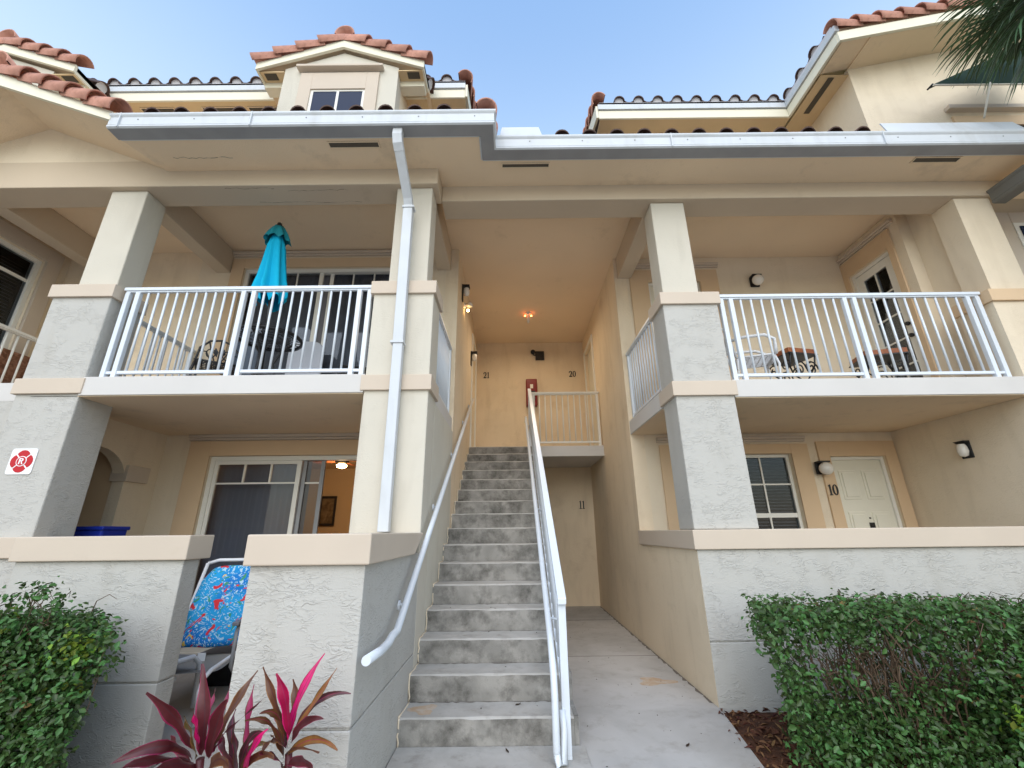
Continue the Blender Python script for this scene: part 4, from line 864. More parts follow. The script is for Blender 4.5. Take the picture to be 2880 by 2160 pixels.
mb.add(vs, [(k*n+i, k*n+(i+1) % n, (k+1)*n+(i+1) % n, (k+1)*n+i) for k in range(len(rows)-1) for i in range(n)], True).build('canopy', 'fabric_teal', t)
vs = []; mb = MB()
for z, r in ((2.40, .02), (2.36, .075), (2.26, .115), (2.155, .15)):
    for i in range(n):
        a = 2*math.pi*i/n; f = 1+(.16 if z < 2.3 else .05)*math.sin(8*a+.6*math.sin(3*a)+2.1); vs.append((r*f*math.cos(a), r*f*math.sin(a), z+(.03*math.sin(8*a) if z < 2.2 else 0)))
mb.add(vs, [(k*n+i, k*n+(i+1) % n, (k+1)*n+(i+1) % n, (k+1)*n+i) for k in range(3) for i in range(n)], True).build('vent_cap', 'fabric_teal_dark', t)
MB().lathe([(0, 2.45), (.03, 2.44), (.035, 2.40), (.06, 2.385), (.06, 2.36)], n=14).build('finial', 'black_iron', t)
def lattice_disc(r, z, rings=5, spokes=28, rr=.0055):
    """cast fretwork: rings joined by curling ribs"""
    mb = MB()
    for k in range(1, rings+1): q = r*k/rings; mb.tube([(q*math.cos(2*math.pi*i/24), q*math.sin(2*math.pi*i/24), z) for i in range(25)], rr*(1.7 if k == rings else 1), 5, False)
    for i in range(spokes):
        a = 2*math.pi*i/spokes
        mb.tube([(r*f*math.cos(a+.5*math.sin(f*9)*.25), r*f*math.sin(a+.5*math.sin(f*9)*.25), z) for f in (.12, .3, .45, .6, .75, .9, 1)], rr, 4, False)
    return mb
t = thing('garden_table', 'round black cast-iron table holding the turquoise umbrella', 'table', (-2.98, 4.80, 3.0))
mb = lattice_disc(.37, .72); mb.lathe([(.355, .70), (.38, .70), (.38, .735), (.355, .735)], n=32).build('table_top', 'black_iron', t)
for k in range(3):
    a = 2*math.pi*k/3+.5; c, s = math.cos(a), math.sin(a)
    MB().tube([(.30*c, .30*s, .71), (.16*c, .16*s, .58), (.09*c, .09*s, .40), (.14*c, .14*s, .2), (.28*c, .28*s, .06), (.31*c, .31*s, .0)], .015, 7).build('leg', 'black_iron', t)
lattice_disc(.11, .22, 2, 8).build('shelf', 'black_iron', t)
def iron_chair(label, loc, rz, m='black_iron', arms=False, group='cast-iron garden chairs'):
    t = thing('garden_chair', label, 'chair', loc, rz, group)      # faces local -Y
    sm = MB()
    for i in range(9):
        x = -.19+.0475*i; sm.tube([(x, -.20, .435), (x*1.0, 0, .425), (x*.95, .19, .435)], .009, 5)
    for j in range(7): y = -.2+.065*j; sm.tube([(-.2, y, .435), (0, y, .428), (.2, y, .435)], .007, 5)
    sm.tube([(-.21, -.21, .435), (.21, -.21, .435), (.20, .20, .435), (-.20, .20, .435), (-.21, -.21, .435)], .014, 6).build('seat', m, t)
    ap = MB()
    for k in range(14): x = -.2+.031*k; ap.tube([(x, -.21, .43), (x+.02, -.212, .395+.015*math.sin(k*2)), (x+.03, -.21, .43)], .008, 4)
    ap.build('apron', m, t)
    bk = MB(); arc = [(-.19, .21, .44), (-.23, .24, .60), (-.215, .27, .76), (-.12, .29, .88), (0, .295, .915), (.12, .29, .88), (.215, .27, .76), (.23, .24, .60), (.19, .21, .44)]
    bk.tube(arc, .014, 7)
    for x0, x1, z in ((0, 0, .905), (-.04, -.13, .865), (.04, .13, .865), (-.08, -.21, .72), (.08, .21, .72)): bk.tube([(x0*.4, .215, .45), (x0, .245, .60), ((x0+x1)/2, .27, .72), (x1, .285, z)], .009, 5)
    for sx in (-1, 1):
        bk.tube([(sx*(.09+.05*math.cos(a)), .262, .70+.06*math.sin(a)) for a in [i*.55 for i in range(13)]], .008, 5)
        bk.add([(sx*.02, .27, .66), (sx*.07, .275, .72), (sx*.05, .28, .80), (sx*.01, .278, .74)], [(0, 1, 2, 3)])
    bk.build('backrest', m, t)
    for sx in (-1, 1):
        MB().tube([(sx*.20, -.20, .43), (sx*.225, -.225, .30), (sx*.20, -.21, .12), (sx*.225, -.25, .0)], .016, 7, taper=.012).build('leg', m, t)
        MB().tube([(sx*.19, .20, .43), (sx*.20, .215, .25), (sx*.21, .27, .0)], .015, 7, taper=.012).build('leg', m, t)
        if arms: MB().tube([(sx*.225, .255, .66), (sx*.26, .1, .675), (sx*.27, -.12, .67), (sx*.255, -.22, .61), (sx*.235, -.22, .50), (sx*.22, -.215, .43)], .02, 8).build('arm', m, t)
    return t
iron_chair('black cast-iron chair left of the umbrella table', (-3.72, 5.02, 3.0), R(35))
iron_chair('black cast-iron chair behind the right end of the umbrella railing', (-2.02, 5.25, 3.0), R(-70))
t = thing('patio_chair', 'pale high-backed chair behind the iron table on the umbrella balcony', 'chair', (-3.02, 5.62, 3.0), R(4))
def rounded(w, h, r, k=6):
    return [((w-r)*sx+r*math.cos(R(a0+90*i/k)), h-r+r*math.sin(R(a0+90*i/k))) for sx, a0 in ((1, 0), (-1, 90)) for i in range(k+1)]
mat('cushion_pale', (.52, .54, .60), .8)
MB().prism([(.25, .42)]+rounded(.25, 1.16, .16)+[(-.25, .42)], 'y', .20, .26).build('backrest', 'cushion_pale', t, bevel=.02)
MB().box(-.25, .25, -.24, .21, .38, .46).build('seat', 'cushion_pale', t, bevel=.03)
for sx in (-1, 1):
    for sy in (-.22, .22): MB().tube([(sx*.23, sy, .38), (sx*.25, sy*1.1, 0)], .016, 8).build('leg', 'white_iron', t)

# ------------------------------------------------------------------ balcony furniture, right
iron_chair('white cast-iron armchair at the left end of the right balcony', (3.02, 5.02, 3.0), R(72), 'white_iron', True)
def scroll_table(label, loc, rz, w):
    t = thing('side_table', label, 'table', loc, rz, 'wood and iron tables')
    MB().box(-w/2, w/2, -.2, .2, .50, .565).build('table_top', 'wood_red', t, bevel=.006)
    MB().box(-w/2-.012, w/2+.012, -.212, .212, .485, .4995).build('top_frame', 'black_iron', t)
    for sx in (-1, 1):
        mb = MB(); c = sx*(w/2-.02)
        for sy in (-1, 1):
            mb.tube([(c, sy*.19, .485), (c, sy*.16, .36), (c, sy*.03, .22), (c, sy*.14, .08), (c, sy*.2, 0)], .011, 6)
            mb.tube([(c, sy*(.10+.075*math.cos(a)*(1-a/11)), .36+.075*math.sin(a)*(1-a/11)) for a in [i*.5 for i in range(16)]], .009, 5)
        mb.build('leg_frame', 'black_iron', t)
    for sy in (-1, 1):
        mb = MB()
        for q in (-1, 1): mb.tube([(q*(w*.22)+.10*math.cos(a)*(1-a/12), sy*.19, .30+.11*math.sin(a)*(1-a/12)) for a in [i*.5 for i in range(18)]], .009, 5)
        mb.tube([(-w/2, sy*.19, .06), (0, sy*.19, .13), (w/2, sy*.19, .06)], .010, 5).build('scroll_panel', 'black_iron', t)
    return t
scroll_table('small wooden table with black iron scrolls beside the white armchair', (3.55, 5.10, 3.0), R(12), .40)
scroll_table('small wooden table with black iron scrolls before the glazed balcony door', (4.72, 5.15, 3.0), R(-14), .46)

# far left balcony seat
t = thing('wicker_seat', 'brown wicker seat behind the railing at the left edge', 'chair', (-6.98, 5.35, 3.0))
MB().prism([(-.7, .0), (.62, .0), (.62, .60), (.50, .86), (.36, .90), (-.7, .90)], 'x', -.04, .06).build('backrest', 'wicker', t, bevel=.03)
MB().box(-.05, .25, -.7, .6, .18, .42).build('seat', 'wicker', t, bevel=.02)
for y in (-.6, .5): MB().box(.16, .22, y, y+.06, 0, .18).build('leg', 'black_iron', t)
# ------------------------------------------------------------------ patio, lower left
t = thing('lounge_chair', 'white tubular lounge chair draped with a blue floral towel', 'chair', (-2.93, 4.56, 0), R(8))
cu = MB(); n = 14; vs = []
for j in range(n+1):
    f = j/n; y = .16+.30*f-.02*math.sin(f*3); z = .44+.70*f
    hw = .285*(1-.25*max(0, f-.8)/.2)
    for i in range(9): u = -1+i/4; vs.append((u*hw+.0, y-.03+.012*math.sin(i*1.3+j*.7)+.03*u*u, z-.03*max(0, f-.85)*abs(u)**3*6))
cu.add(vs, [(j*9+i, j*9+i+1, (j+1)*9+i+1, (j+1)*9+i) for j in range(n) for i in range(8)], True)
o = cu.build('towel', 'floral', t); sd = o.modifiers.new('thick', 'SOLIDIFY'); sd.thickness = .035
mat('sling_grey', (.26, .25, .23), .8, bump=('weave', 60, .002, .5)); mat('grey_plastic', (.20, .20, .22), .5)
mb = MB(); vs = []
for j in range(9):
    f = j/8; 
    for i in range(5): vs.append((-.27+.135*i, -.42+.62*f, .36-.05*math.sin(f*math.pi)))
mb.add(vs, [(j*5+i, j*5+i+1, (j+1)*5+i+1, (j+1)*5+i) for j in range(8) for i in range(4)], True).build('seat', 'sling_grey', t)
for s in (-1, 1):
    MB().tube([(s*.30, .48, 1.16), (s*.31, .22, .52), (s*.31, .14, .40), (s*.31, -.40, .37), (s*.31, -.50, .34), (s*.31, -.54, .26), (s*.31, -.50, .02), (s*.31, -.40, .0)], .018, 10).build('frame_tube', 'white_iron', t)
    MB().tube([(s*.34, .20, .62), (s*.34, -.06, .66), (s*.34, -.10, .60), (s*.34, -.10, .32), (s*.33, .02, .24), (s*.32, .10, .20)], .016, 10).build('arm_tube', 'gutter_bottom', t)
    box('arm_pad', 'grey_plastic', t, s*.34-.03, s*.34+.03, -.16, .24, .655, .69, bevel=.01)
MB().tube([(-.30, .49, 1.16), (-.2, .50, 1.19), (.2, .50, 1.19), (.30, .49, 1.16)], .018, 10).build('frame_tube', 'white_iron', t)
box('care_tag', 'sign_white', t, -.04, .03, .08, .083, .25, .40)
t = thing('white_footrest', 'white tubular footrest frame beside the lounge chair', 'footrest', (-3.10, 4.22, 0), R(-10))
for s in (-1, 1): MB().tube([(s*.22, .30, .02), (s*.22, .28, .36), (s*.22, .20, .43), (s*.22, -.10, .43), (s*.22, -.19, .36), (s*.22, -.20, .02)], .02, 10).build('frame_tube', 'white_iron', t)
MB().tube([(-.22, .05, .30), (.22, .05, .30)], .016, 8).build('cross_tube', 'white_iron', t)
MB().box(-.2, .2, -.05, .22, .425, .44).build('sling', 'sling_grey', t)
t = thing('storage_box', 'dark box pushed under the lounge chair', 'box', (-2.85, 5.30, 0))
MB().box(-.42, .42, -.18, .2, -.01, .26).build('case', 'black_plastic', t, bevel=.02); MB().box(-.44, .44, -.2, .22, .26, .29).build('lid', 'grey_plastic', t, bevel=.01)
t = thing('recycling_bin', 'blue plastic bin showing above the left patio wall', 'bin', (-4.58, 4.98, .665))
MB().prism([(-.16, 0), (.16, 0), (.205, .88), (-.205, .88)], 'y', -.16, .16).build('body', 'bin_blue', t, bevel=.02); MB().box(-.215, .215, -.175, .175, .845, .885).build('rim', 'bin_blue', t, bevel=.01)
t2 = thing('plant_stand', 'low stand carrying the blue bin behind the patio wall', 'stand', (-4.58, 4.98, 0)); MB().box(-.22, .22, -.2, .2, .585, .665).build('top', 'wood_red', t2)
for sx in (-1, 1):
    for sy in (-1, 1): MB().box(sx*.19-.02, sx*.19+.02, sy*.17-.02, sy*.17+.02, 0, .5845).build('leg', 'wood_red', t2)
# ------------------------------------------------------------------ room behind the open door
t = thing('ceiling_fan', 'dark ceiling fan with a lit lamp inside the room with the open door', 'fan', (-2.95, 7.45, 2.78))
MB().tube([(0, 0, 0), (0, 0, -.10)], .02, 8).lathe([(.03, -.08), (.11, -.10), (.12, -.16), (.06, -.19), (.05, -.20)], n=18).build('motor', 'black_iron', t)
for k in range(5):
    a = 2*math.pi*k/5+.3; c, s = math.cos(a), math.sin(a); o = MB().box(.12, .58, -.06, .06, -.145, -.137).build('blade', 'wood_red', t); o.rotation_euler = (R(8), 0, a)
MB().lathe([(.05, -.20), (.085, -.215), (.08, -.25), (0, -.275)], n=16).build('lamp_bowl', 'bulb_warm', t)
lp = bpy.data.objects.new('lamp_light', bpy.data.lights.new('lamp_light', 'POINT')); COL.objects.link(lp); lp.parent = t; lp.location = (0, 0, -.36); lp.data.energy = 12; lp.data.color = (1, .72, .44); lp.data.shadow_soft_size = .08
t = thing('wall_picture', 'dark framed picture on the amber wall inside the open door', 'picture', (-3.90, 9.38, 1.90))
MB().box(-.17, -.13, -.03, 0, -.30, .30).box(.13, .17, -.03, 0, -.30, .30).box(-.13, .13, -.03, 0, .25, .30).box(-.13, .13, -.03, 0, -.30, -.25).build('frame', 'black_iron', t)
mat('picture_print', (.10, .07, .04), .6, vscale=9, col2=(.22, .16, .09)); box('print', 'picture_print', t, -.13, .13, -.015, -.005, -.25, .25)

# ------------------------------------------------------------------ awning at the right edge
t = thing('awning', 'dark green awning with a pale metal frame at the upper right corner', 'awning', (5.86, 4.30, 7.24))
MB().add([(0, 0, 0), (1.6, 0, .80), (1.6, 0, 0), (0, .07, 0), (1.6, .07, .80), (1.6, .07, 0)], [(0, 1, 2), (0, 3, 4, 1)]).build('canvas', 'awning_green', t)
MB().tube([(0, -.01, -.02), (1.6, -.01, -.02)], .013, 6).build('bar', 'awning_bar', t); MB().tube([(0, -.012, 0), (0, .07, 0)], .014, 6).build('bar', 'black_iron', t)
MB().tube([(.78, -.02, .0), (.42, -.05, -.68)], .013, 6).build('strut', 'awning_bar', t)

# ------------------------------------------------------------------ shrubs
def leaf_mesh(name, pos, nrm, size, mats, mi, aspect=.58):
    """many small folded leaves in one mesh; pos, nrm (n,3) arrays, mi = material index per leaf"""
    n = len(pos); a = RNG.normal(size=(n, 3)); ax_ = np.cross(nrm, a); ax_ /= np.linalg.norm(ax_, axis=1)[:, None]+1e-9
    sd = np.cross(nrm, ax_); L = size[:, None]; w = L*aspect
    base = pos-ax_*L*.5; tip = pos+ax_*L*.5-nrm*L*.12; fold = nrm*L*.10
    l1 = pos-ax_*L*.06+sd*w*.5+fold; r1 = pos-ax_*L*.06-sd*w*.5+fold; l2 = pos+ax_*L*.26+sd*w*.38+fold*.5; r2 = pos+ax_*L*.26-sd*w*.38+fold*.5
    V = np.stack([base, l1, l2, tip, r2, r1], 1).reshape(-1, 3)
    me = bpy.data.meshes.new(name); me.vertices.add(n*6); me.vertices.foreach_set('co', V.ravel().astype(np.float32))
    me.loops.add(n*8); me.polygons.add(n*2)
    idx = (np.arange(n)[:, None]*6+np.array([0, 3, 2, 1, 0, 5, 4, 3])[None]).ravel()
    me.loops.foreach_set('vertex_index', idx.astype(np.int32)); me.polygons.foreach_set('loop_start', (np.arange(n*2)*4).astype(np.int32))
    me.polygons.foreach_set('material_index', np.repeat(mi, 2).astype(np.int32))
    for k in mats: me.materials.append(M[k])
    me.update(calc_edges=True); me.validate(); return me
def shrub(label, stems, clusters, leaf_n, leaf_size, spread, yellow, brown, cat='hedge', group='clipped hedges'):
    """stems: list of polylines; clusters: (n,3) foliage centres"""
    t = thing('hedge', label, cat, (0, 0, 0), 0, group)
    st = MB()
    for pl, r in stems: st.tube(pl, r, 5, False, r*.35)
    st.build('branches', 'stem', t)
    C = np.asarray(clusters); k = np.repeat(np.arange(len(C)), leaf_n); off = np.clip(RNG.normal(size=(len(k), 3)), -2, 2)*spread; P_ = C[k]+off
    N_ = off/np.linalg.norm(off, axis=1)[:, None]+np.array([0, -.35, .75])+RNG.normal(size=off.shape)*.45; N_ /= np.linalg.norm(N_, axis=1)[:, None]
    sz = RNG.uniform(.5, 1.35, len(k))*leaf_size
    mi = np.zeros(len(k), int); yc = np.zeros(len(C), bool); bc = np.zeros(len(C), bool)
    for q, r in yellow: yc |= (np.linalg.norm(C-np.array(q), axis=1) < r) & (RNG.random(len(C)) < .8)
    for q, r, p in brown: bc |= (np.linalg.norm(C-np.array(q), axis=1) < r) & (RNG.random(len(C)) < p)
    mi[bc[k] & (RNG.random(len(k)) < .7)] = 2; mi[yc[k]] = 1
    o = obj('foliage', leaf_mesh('foliage', P_, N_, sz, ['leaf', 'leaf_yellow', 'leaf_brown'], mi), t); o['kind'] = 'stuff'
    return t
def grow(base, tip, rng, k=5, wob=.05):
    b, e = Vector(base), Vector(tip); return [b.lerp(e, i/k)+Vector((rng.uniform(-wob, wob), rng.uniform(-wob, wob), rng.uniform(-wob, wob)*.5))*(0 if i in (0,) else 1)+Vector((0, 0, .10*math.sin(math.pi*i/k))) for i in range(k+1)]
rng = random.Random(3)
# right hedge: flat clipped top, bare stems showing at its left end, denser to the right
cl, stems = [], []
def vol(n, f, x0, x1, y0, y1, z0, z1):
    out = []
    while len(out) < n:
        p = (rng.uniform(x0, x1), rng.uniform(y0, y1), rng.uniform(z0, z1))
        if rng.random() < f(*p): out.append(p)
    return out
def dens_r(x, y, z):
    lx = (.488+.09*(.95-z) if z > .35 else .542-.04*(.35-z))*y+.02*math.sin(z*14)              # left flank leans out towards the top
    if x < lx: return 0
    top = 1.315-.112*y+.012*math.sin(x*5)-.028*max(0, x-3)+.012*math.sin(y*7)
    if z > top: return 0
    d = 0
    if z > top-.13: d = 1.0                                            # clipped skin
    front = 3.08+.10*math.sin(x*3+z*4)+.22*max(0, .5-z)*0
    if y < front+.16 and y > front-.06: d = max(d, .9 if x > 2.6 else .42)
    if x-lx < .12: d = max(d, .5)
    d = max(d, .07 if x < 2.6 else .22)
    if z < .34: d = max(d, .75)
    hole = (((x-2.30)/.30)**2+((z-.62)/.13)**2)
    if hole < 1: d = min(d, .05)
    hole2 = (((x-2.75)/.22)**2+((z-.36)/.10)**2)
    if hole2 < 1: d = min(d, .06)
    return d
cl = vol(3000, dens_r, 1.6, 5.0, 3.0, 4.05, .02, 1.0)
for i in range(17):
    bx_, by = rng.uniform(2.3, 4.8), rng.uniform(3.3, 3.9)
    for k in range(rng.randint(3, 5)):
        tp = (bx_+rng.uniform(-.5, .5), by+rng.uniform(-.4, .25), rng.uniform(.66, .84)); pl = grow((bx_, by, -.05), tp, rng); stems.append((pl, .009))
        for q in range(5):
            m_ = pl[rng.randint(2, 5)]; stems.append((grow(m_, (m_.x+rng.uniform(-.22, .22), m_.y+rng.uniform(-.2, .2), min(.86, m_.z+rng.uniform(.05, .3))), rng, 3, .03), .0045))
for i in range(90):                                                    # fine bare twigs at the left end
    x = rng.uniform(2.05, 2.6); y = rng.uniform(3.15, 3.7); z = rng.uniform(.30, .52); stems.append((grow((x, y, z), (x+rng.uniform(-.25, .12), y+rng.uniform(-.12, .12), z+rng.uniform(.15, .35)), rng, 4, .03), .0038))
shrub('clipped green hedge with bare twiggy left end in front of the long right wall', stems, cl, 15, .037, .040, [((2.95, 3.1, .42), .12), ((2.85, 3.12, .33), .10), ((2.25, 3.2, .22), .07), ((3.05, 3.1, .30), .07)], [((3.2, 3.4, .93), .6, .05), ((2.4, 3.5, .92), .4, .10)])
# left hedge: dense, rounded right end
def dens_l(x, y, z):
    rx = -.835*y-.06-.35*max(0, .5-z)+.04*math.sin(z*9)+.02*math.sin(y*15)
    if z > .85: rx -= (z-.85)*.9
    if x > rx: return 0
    top = 1.352-.132*y+.02*math.sin(x*8)+.015*math.sin(y*9)
    if z > top: return 0
    front = 2.74+.05*math.sin(x*4+z*5)
    d = .18
    if z > top-.12: d = 1
    if front-.05 < y < front+.16: d = 1
    if y < front-.05: return 0
    if rx-x < .14: d = max(d, .7)
    if z < .42 and x > -2.75: d *= .55
    return d
cl = vol(2000, dens_l, -3.9, -2.3, 2.65, 3.36, .02, 1.10); stems = []
for i in range(14):
    bx_, by = rng.uniform(-3.8, -2.75), rng.uniform(2.9, 3.25)
    for k in range(4):
        pl = grow((bx_, by, -.05), (bx_+rng.uniform(-.3, .35), by+rng.uniform(-.3, .1), rng.uniform(.6, 1.02)), rng); stems.append((pl, .010))
        for q in range(4): m_ = pl[rng.randint(2, 5)]; stems.append((grow(m_, (m_.x+rng.uniform(-.15, .2), m_.y+rng.uniform(-.15, .1), min(1.05, m_.z+rng.uniform(.05, .25))), rng, 3, .03), .0042))
for x, y, h in ((-2.78, 2.78, 1.15), (-2.92, 2.8, 1.12), (-2.66, 2.78, 1.10), (-2.30, 2.8, .78), (-2.30, 2.8, .92), (-2.42, 2.8, .55)):   # stray shoots
    pl = grow((x-.05, y, h-.25), (x, y, h), rng, 4, .012); stems.append((pl, .003)); cl += [tuple(p) for p in pl[2:]]
shrub('dense rounded green hedge in front of the left patio wall', stems, cl, 17, .036, .038, [((-2.95, 2.75, .98), .06), ((-2.5, 2.78, .86), .08), ((-2.48, 2.78, .70), .05), ((-2.95, 2.7, .42), .05)], [((-2.8, 2.8, 1.02), .2, .08), ((-2.65, 2.8, .75), .2, .08)])

# ------------------------------------------------------------------ red cordyline plants: every blade is a part
CORD = [
(1,(-1.331,2.220,0.571),(-1.350,2.220,0.727),(-1.417,2.250,0.898),0.035,'maroon'),
(1,(-1.372,2.220,0.592),(-1.418,2.140,0.728),(-1.504,2.060,0.844),0.032,'maroon'),
(1,(-1.364,2.220,0.559),(-1.427,2.120,0.642),(-1.555,2.020,0.623),0.027,'maroon'),
(1,(-1.356,2.220,0.546),(-1.427,2.100,0.608),(-1.472,1.970,0.630),0.024,'maroon'),
(1,(-1.347,2.220,0.563),(-1.315,2.100,0.691),(-1.305,2.020,0.778),0.021,'olive'),
(1,(-1.298,2.220,0.562),(-1.241,2.140,0.710),(-1.193,2.100,0.807),0.037,'maroon'),
(1,(-1.291,2.220,0.579),(-1.226,2.220,0.743),(-1.166,2.260,0.867),0.022,'brown'),
(1,(-1.342,2.220,0.596),(-1.342,2.170,0.691),(-1.346,2.140,0.753),0.017,'pink'),
(1,(-1.331,2.220,0.639),(-1.372,2.300,0.705),(-1.391,2.340,0.777),0.012,'rose'),
(1,(-1.278,2.220,0.638),(-1.322,2.320,0.693),(-1.349,2.380,0.785),0.012,'rose'),
(1,(-1.338,2.220,0.533),(-1.329,2.060,0.608),(-1.306,1.920,0.650),0.022,'maroon'),
(1,(-1.361,2.220,0.546),(-1.487,2.280,0.583),(-1.565,2.360,0.589),0.023,'maroon'),
(1,(-1.286,2.220,0.529),(-1.156,2.060,0.622),(-1.061,1.960,0.629),0.024,'brown'),
(1,(-1.305,2.220,0.571),(-1.268,2.220,0.604),(-1.220,2.170,0.665),0.008,'rose'),
(2,(-1.032,2.360,0.557),(-1.012,2.390,0.735),(-0.932,2.420,0.895),0.022,'pink'),
(2,(-1.048,2.360,0.584),(-1.131,2.380,0.720),(-1.216,2.400,0.846),0.022,'brown'),
(2,(-1.031,2.360,0.584),(-1.057,2.330,0.734),(-1.109,2.320,0.839),0.029,'crimson'),
(2,(-1.027,2.360,0.593),(-1.055,2.440,0.690),(-1.099,2.480,0.772),0.023,'brown'),
(2,(-1.018,2.360,0.571),(-0.929,2.340,0.711),(-0.836,2.340,0.853),0.015,'tan'),
(2,(-1.014,2.360,0.584),(-0.911,2.360,0.719),(-0.766,2.360,0.744),0.017,'purple'),
(2,(-1.016,2.360,0.557),(-0.933,2.280,0.662),(-0.829,2.220,0.695),0.019,'maroon'),
(2,(-1.030,2.360,0.512),(-0.879,2.260,0.607),(-0.734,2.160,0.606),0.017,'tan'),
(2,(-1.020,2.360,0.481),(-0.907,2.240,0.538),(-0.826,2.160,0.544),0.020,'maroon'),
(2,(-1.035,2.360,0.539),(-1.110,2.460,0.586),(-1.171,2.520,0.626),0.023,'maroon'),
(2,(-1.040,2.360,0.503),(-1.054,2.280,0.605),(-1.068,2.200,0.577),0.024,'brown'),
(2,(-1.043,2.360,0.521),(-1.098,2.310,0.649),(-1.178,2.240,0.683),0.016,'dry'),
(2,(-1.046,2.360,0.539),(-1.093,2.360,0.659),(-1.149,2.300,0.689),0.019,'dry'),
(2,(-1.029,2.360,0.539),(-1.108,2.440,0.603),(-1.185,2.460,0.650),0.017,'maroon'),
(2,(-1.040,2.360,0.472),(-1.036,2.240,0.564),(-1.045,2.140,0.606),0.016,'maroon'),
(2,(-1.032,2.360,0.521),(-0.941,2.280,0.569),(-0.831,2.220,0.575),0.006,'brown'),
(3,(-1.174,2.300,0.529),(-1.221,2.350,0.654),(-1.235,2.380,0.779),0.020,'rose2'),
(3,(-1.180,2.300,0.452),(-1.093,2.180,0.610),(-1.024,2.140,0.689),0.018,'pink'),
(3,(-1.208,2.300,0.460),(-1.175,2.200,0.603),(-1.167,2.140,0.688),0.021,'purple'),
(3,(-1.201,2.300,0.477),(-1.292,2.360,0.587),(-1.323,2.420,0.670),0.022,'purple'),
(3,(-1.203,2.300,0.486),(-1.160,2.270,0.606),(-1.076,2.220,0.645),0.019,'purple'),
(3,(-1.212,2.300,0.477),(-1.304,2.340,0.545),(-1.373,2.400,0.610),0.020,'maroon'),
(3,(-1.199,2.300,0.469),(-1.195,2.360,0.540),(-1.133,2.400,0.538),0.017,'olive'),
(3,(-1.210,2.300,0.469),(-1.063,2.180,0.584),(-0.964,2.100,0.604),0.017,'brown'),
(3,(-1.321,2.300,0.596),(-1.233,2.300,0.667),(-1.129,2.300,0.756),0.004,'purple'),
]
cp = {1: ('broad-leaved maroon cordyline left of the pink one', (-1.33, 2.22)), 2: ('tall cordyline with hot pink and brown blades before the narrow wall', (-1.02, 2.36)), 3: ('smaller purple cordyline between the two larger ones', (-1.17, 2.31))}
cords = {}
for k, (lb, (x, y)) in cp.items():
    cords[k] = t = thing('cordyline', 'red '+lb if k == 1 else lb, 'plant', (x, y, -.04), 0, 'cordyline plants by the stair')
    zt = {1: .60, 2: .56, 3: .44}[k]
    MB().tube([(.04, .05, 0), (.02, .02, zt*.5), (0, 0, zt)], .016, 8).build('stem', 'cord_maroon', t); MB().tube([(-.03, .06, 0), (-.02, .03, zt*.5), (-.01, 0, zt-.05)], .012, 8).build('stem', 'stem', t)
def blade(k, a, b, c, hw, m):
    t = cords[k]; o = Vector(t.location); a, b, c = (Vector(q)-o for q in (a, b, c)); n = 12; mb = MB(); vs = []; pr = None
    ctl = 2*b-(a+c)/2
    for i in range(n+1):
        f = i/n; p = a*(1-f)**2+ctl*2*f*(1-f)+c*f*f; d = ((ctl-a)*(1-f)+(c-ctl)*f).normalized()
        view = Vector((-.25, -1, .15)); sd = d.cross(view).normalized(); up = sd.cross(d)
        w = hw*.95*(.22+.78*math.sin(math.pi*min(1, f*1.02)**.8)**.9) if f < .5 else hw*.95*max(.02, math.sin(math.pi*f**.8))**.85
        w = max(.002, w); tw = .25*math.sin(f*3+hw*60); s2 = sd*math.cos(tw)+up*math.sin(tw); u2 = s2.cross(d)
        wv = .006*math.sin(f*14+hw*90)
        vs += [p+s2*w+u2*(.25*w+wv), p+s2*w*.86+u2*(.16*w+wv*.8), p+s2*w*.08-u2*.06*w, p-s2*w*.08-u2*.06*w, p-s2*w*.86+u2*(.16*w-wv*.8), p-s2*w+u2*(.25*w-wv)]
    mb.add(vs, [(i*6+j, i*6+j+1, i*6+6+j+1, i*6+6+j) for i in range(n) for j in range(5)], True)
    edge = {'maroon': 'cord_rose', 'purple': 'cord_brown', 'pink': 'cord_crimson', 'crimson': 'cord_pink', 'brown': 'cord_tan', 'olive': 'cord_tan', 'tan': 'cord_dry'}.get(m, 'cord_dry')
    lf = mb.build('leaf', ['cord_'+m, edge, 'cord_purple' if m in ('maroon', 'brown') else 'cord_rose'], t)
    for i, f in enumerate(lf.data.polygons):
        if i % 5 in (0, 4): f.material_index = 1
        elif i % 5 == 2: f.material_index = 2
for q in CORD: blade(*q)

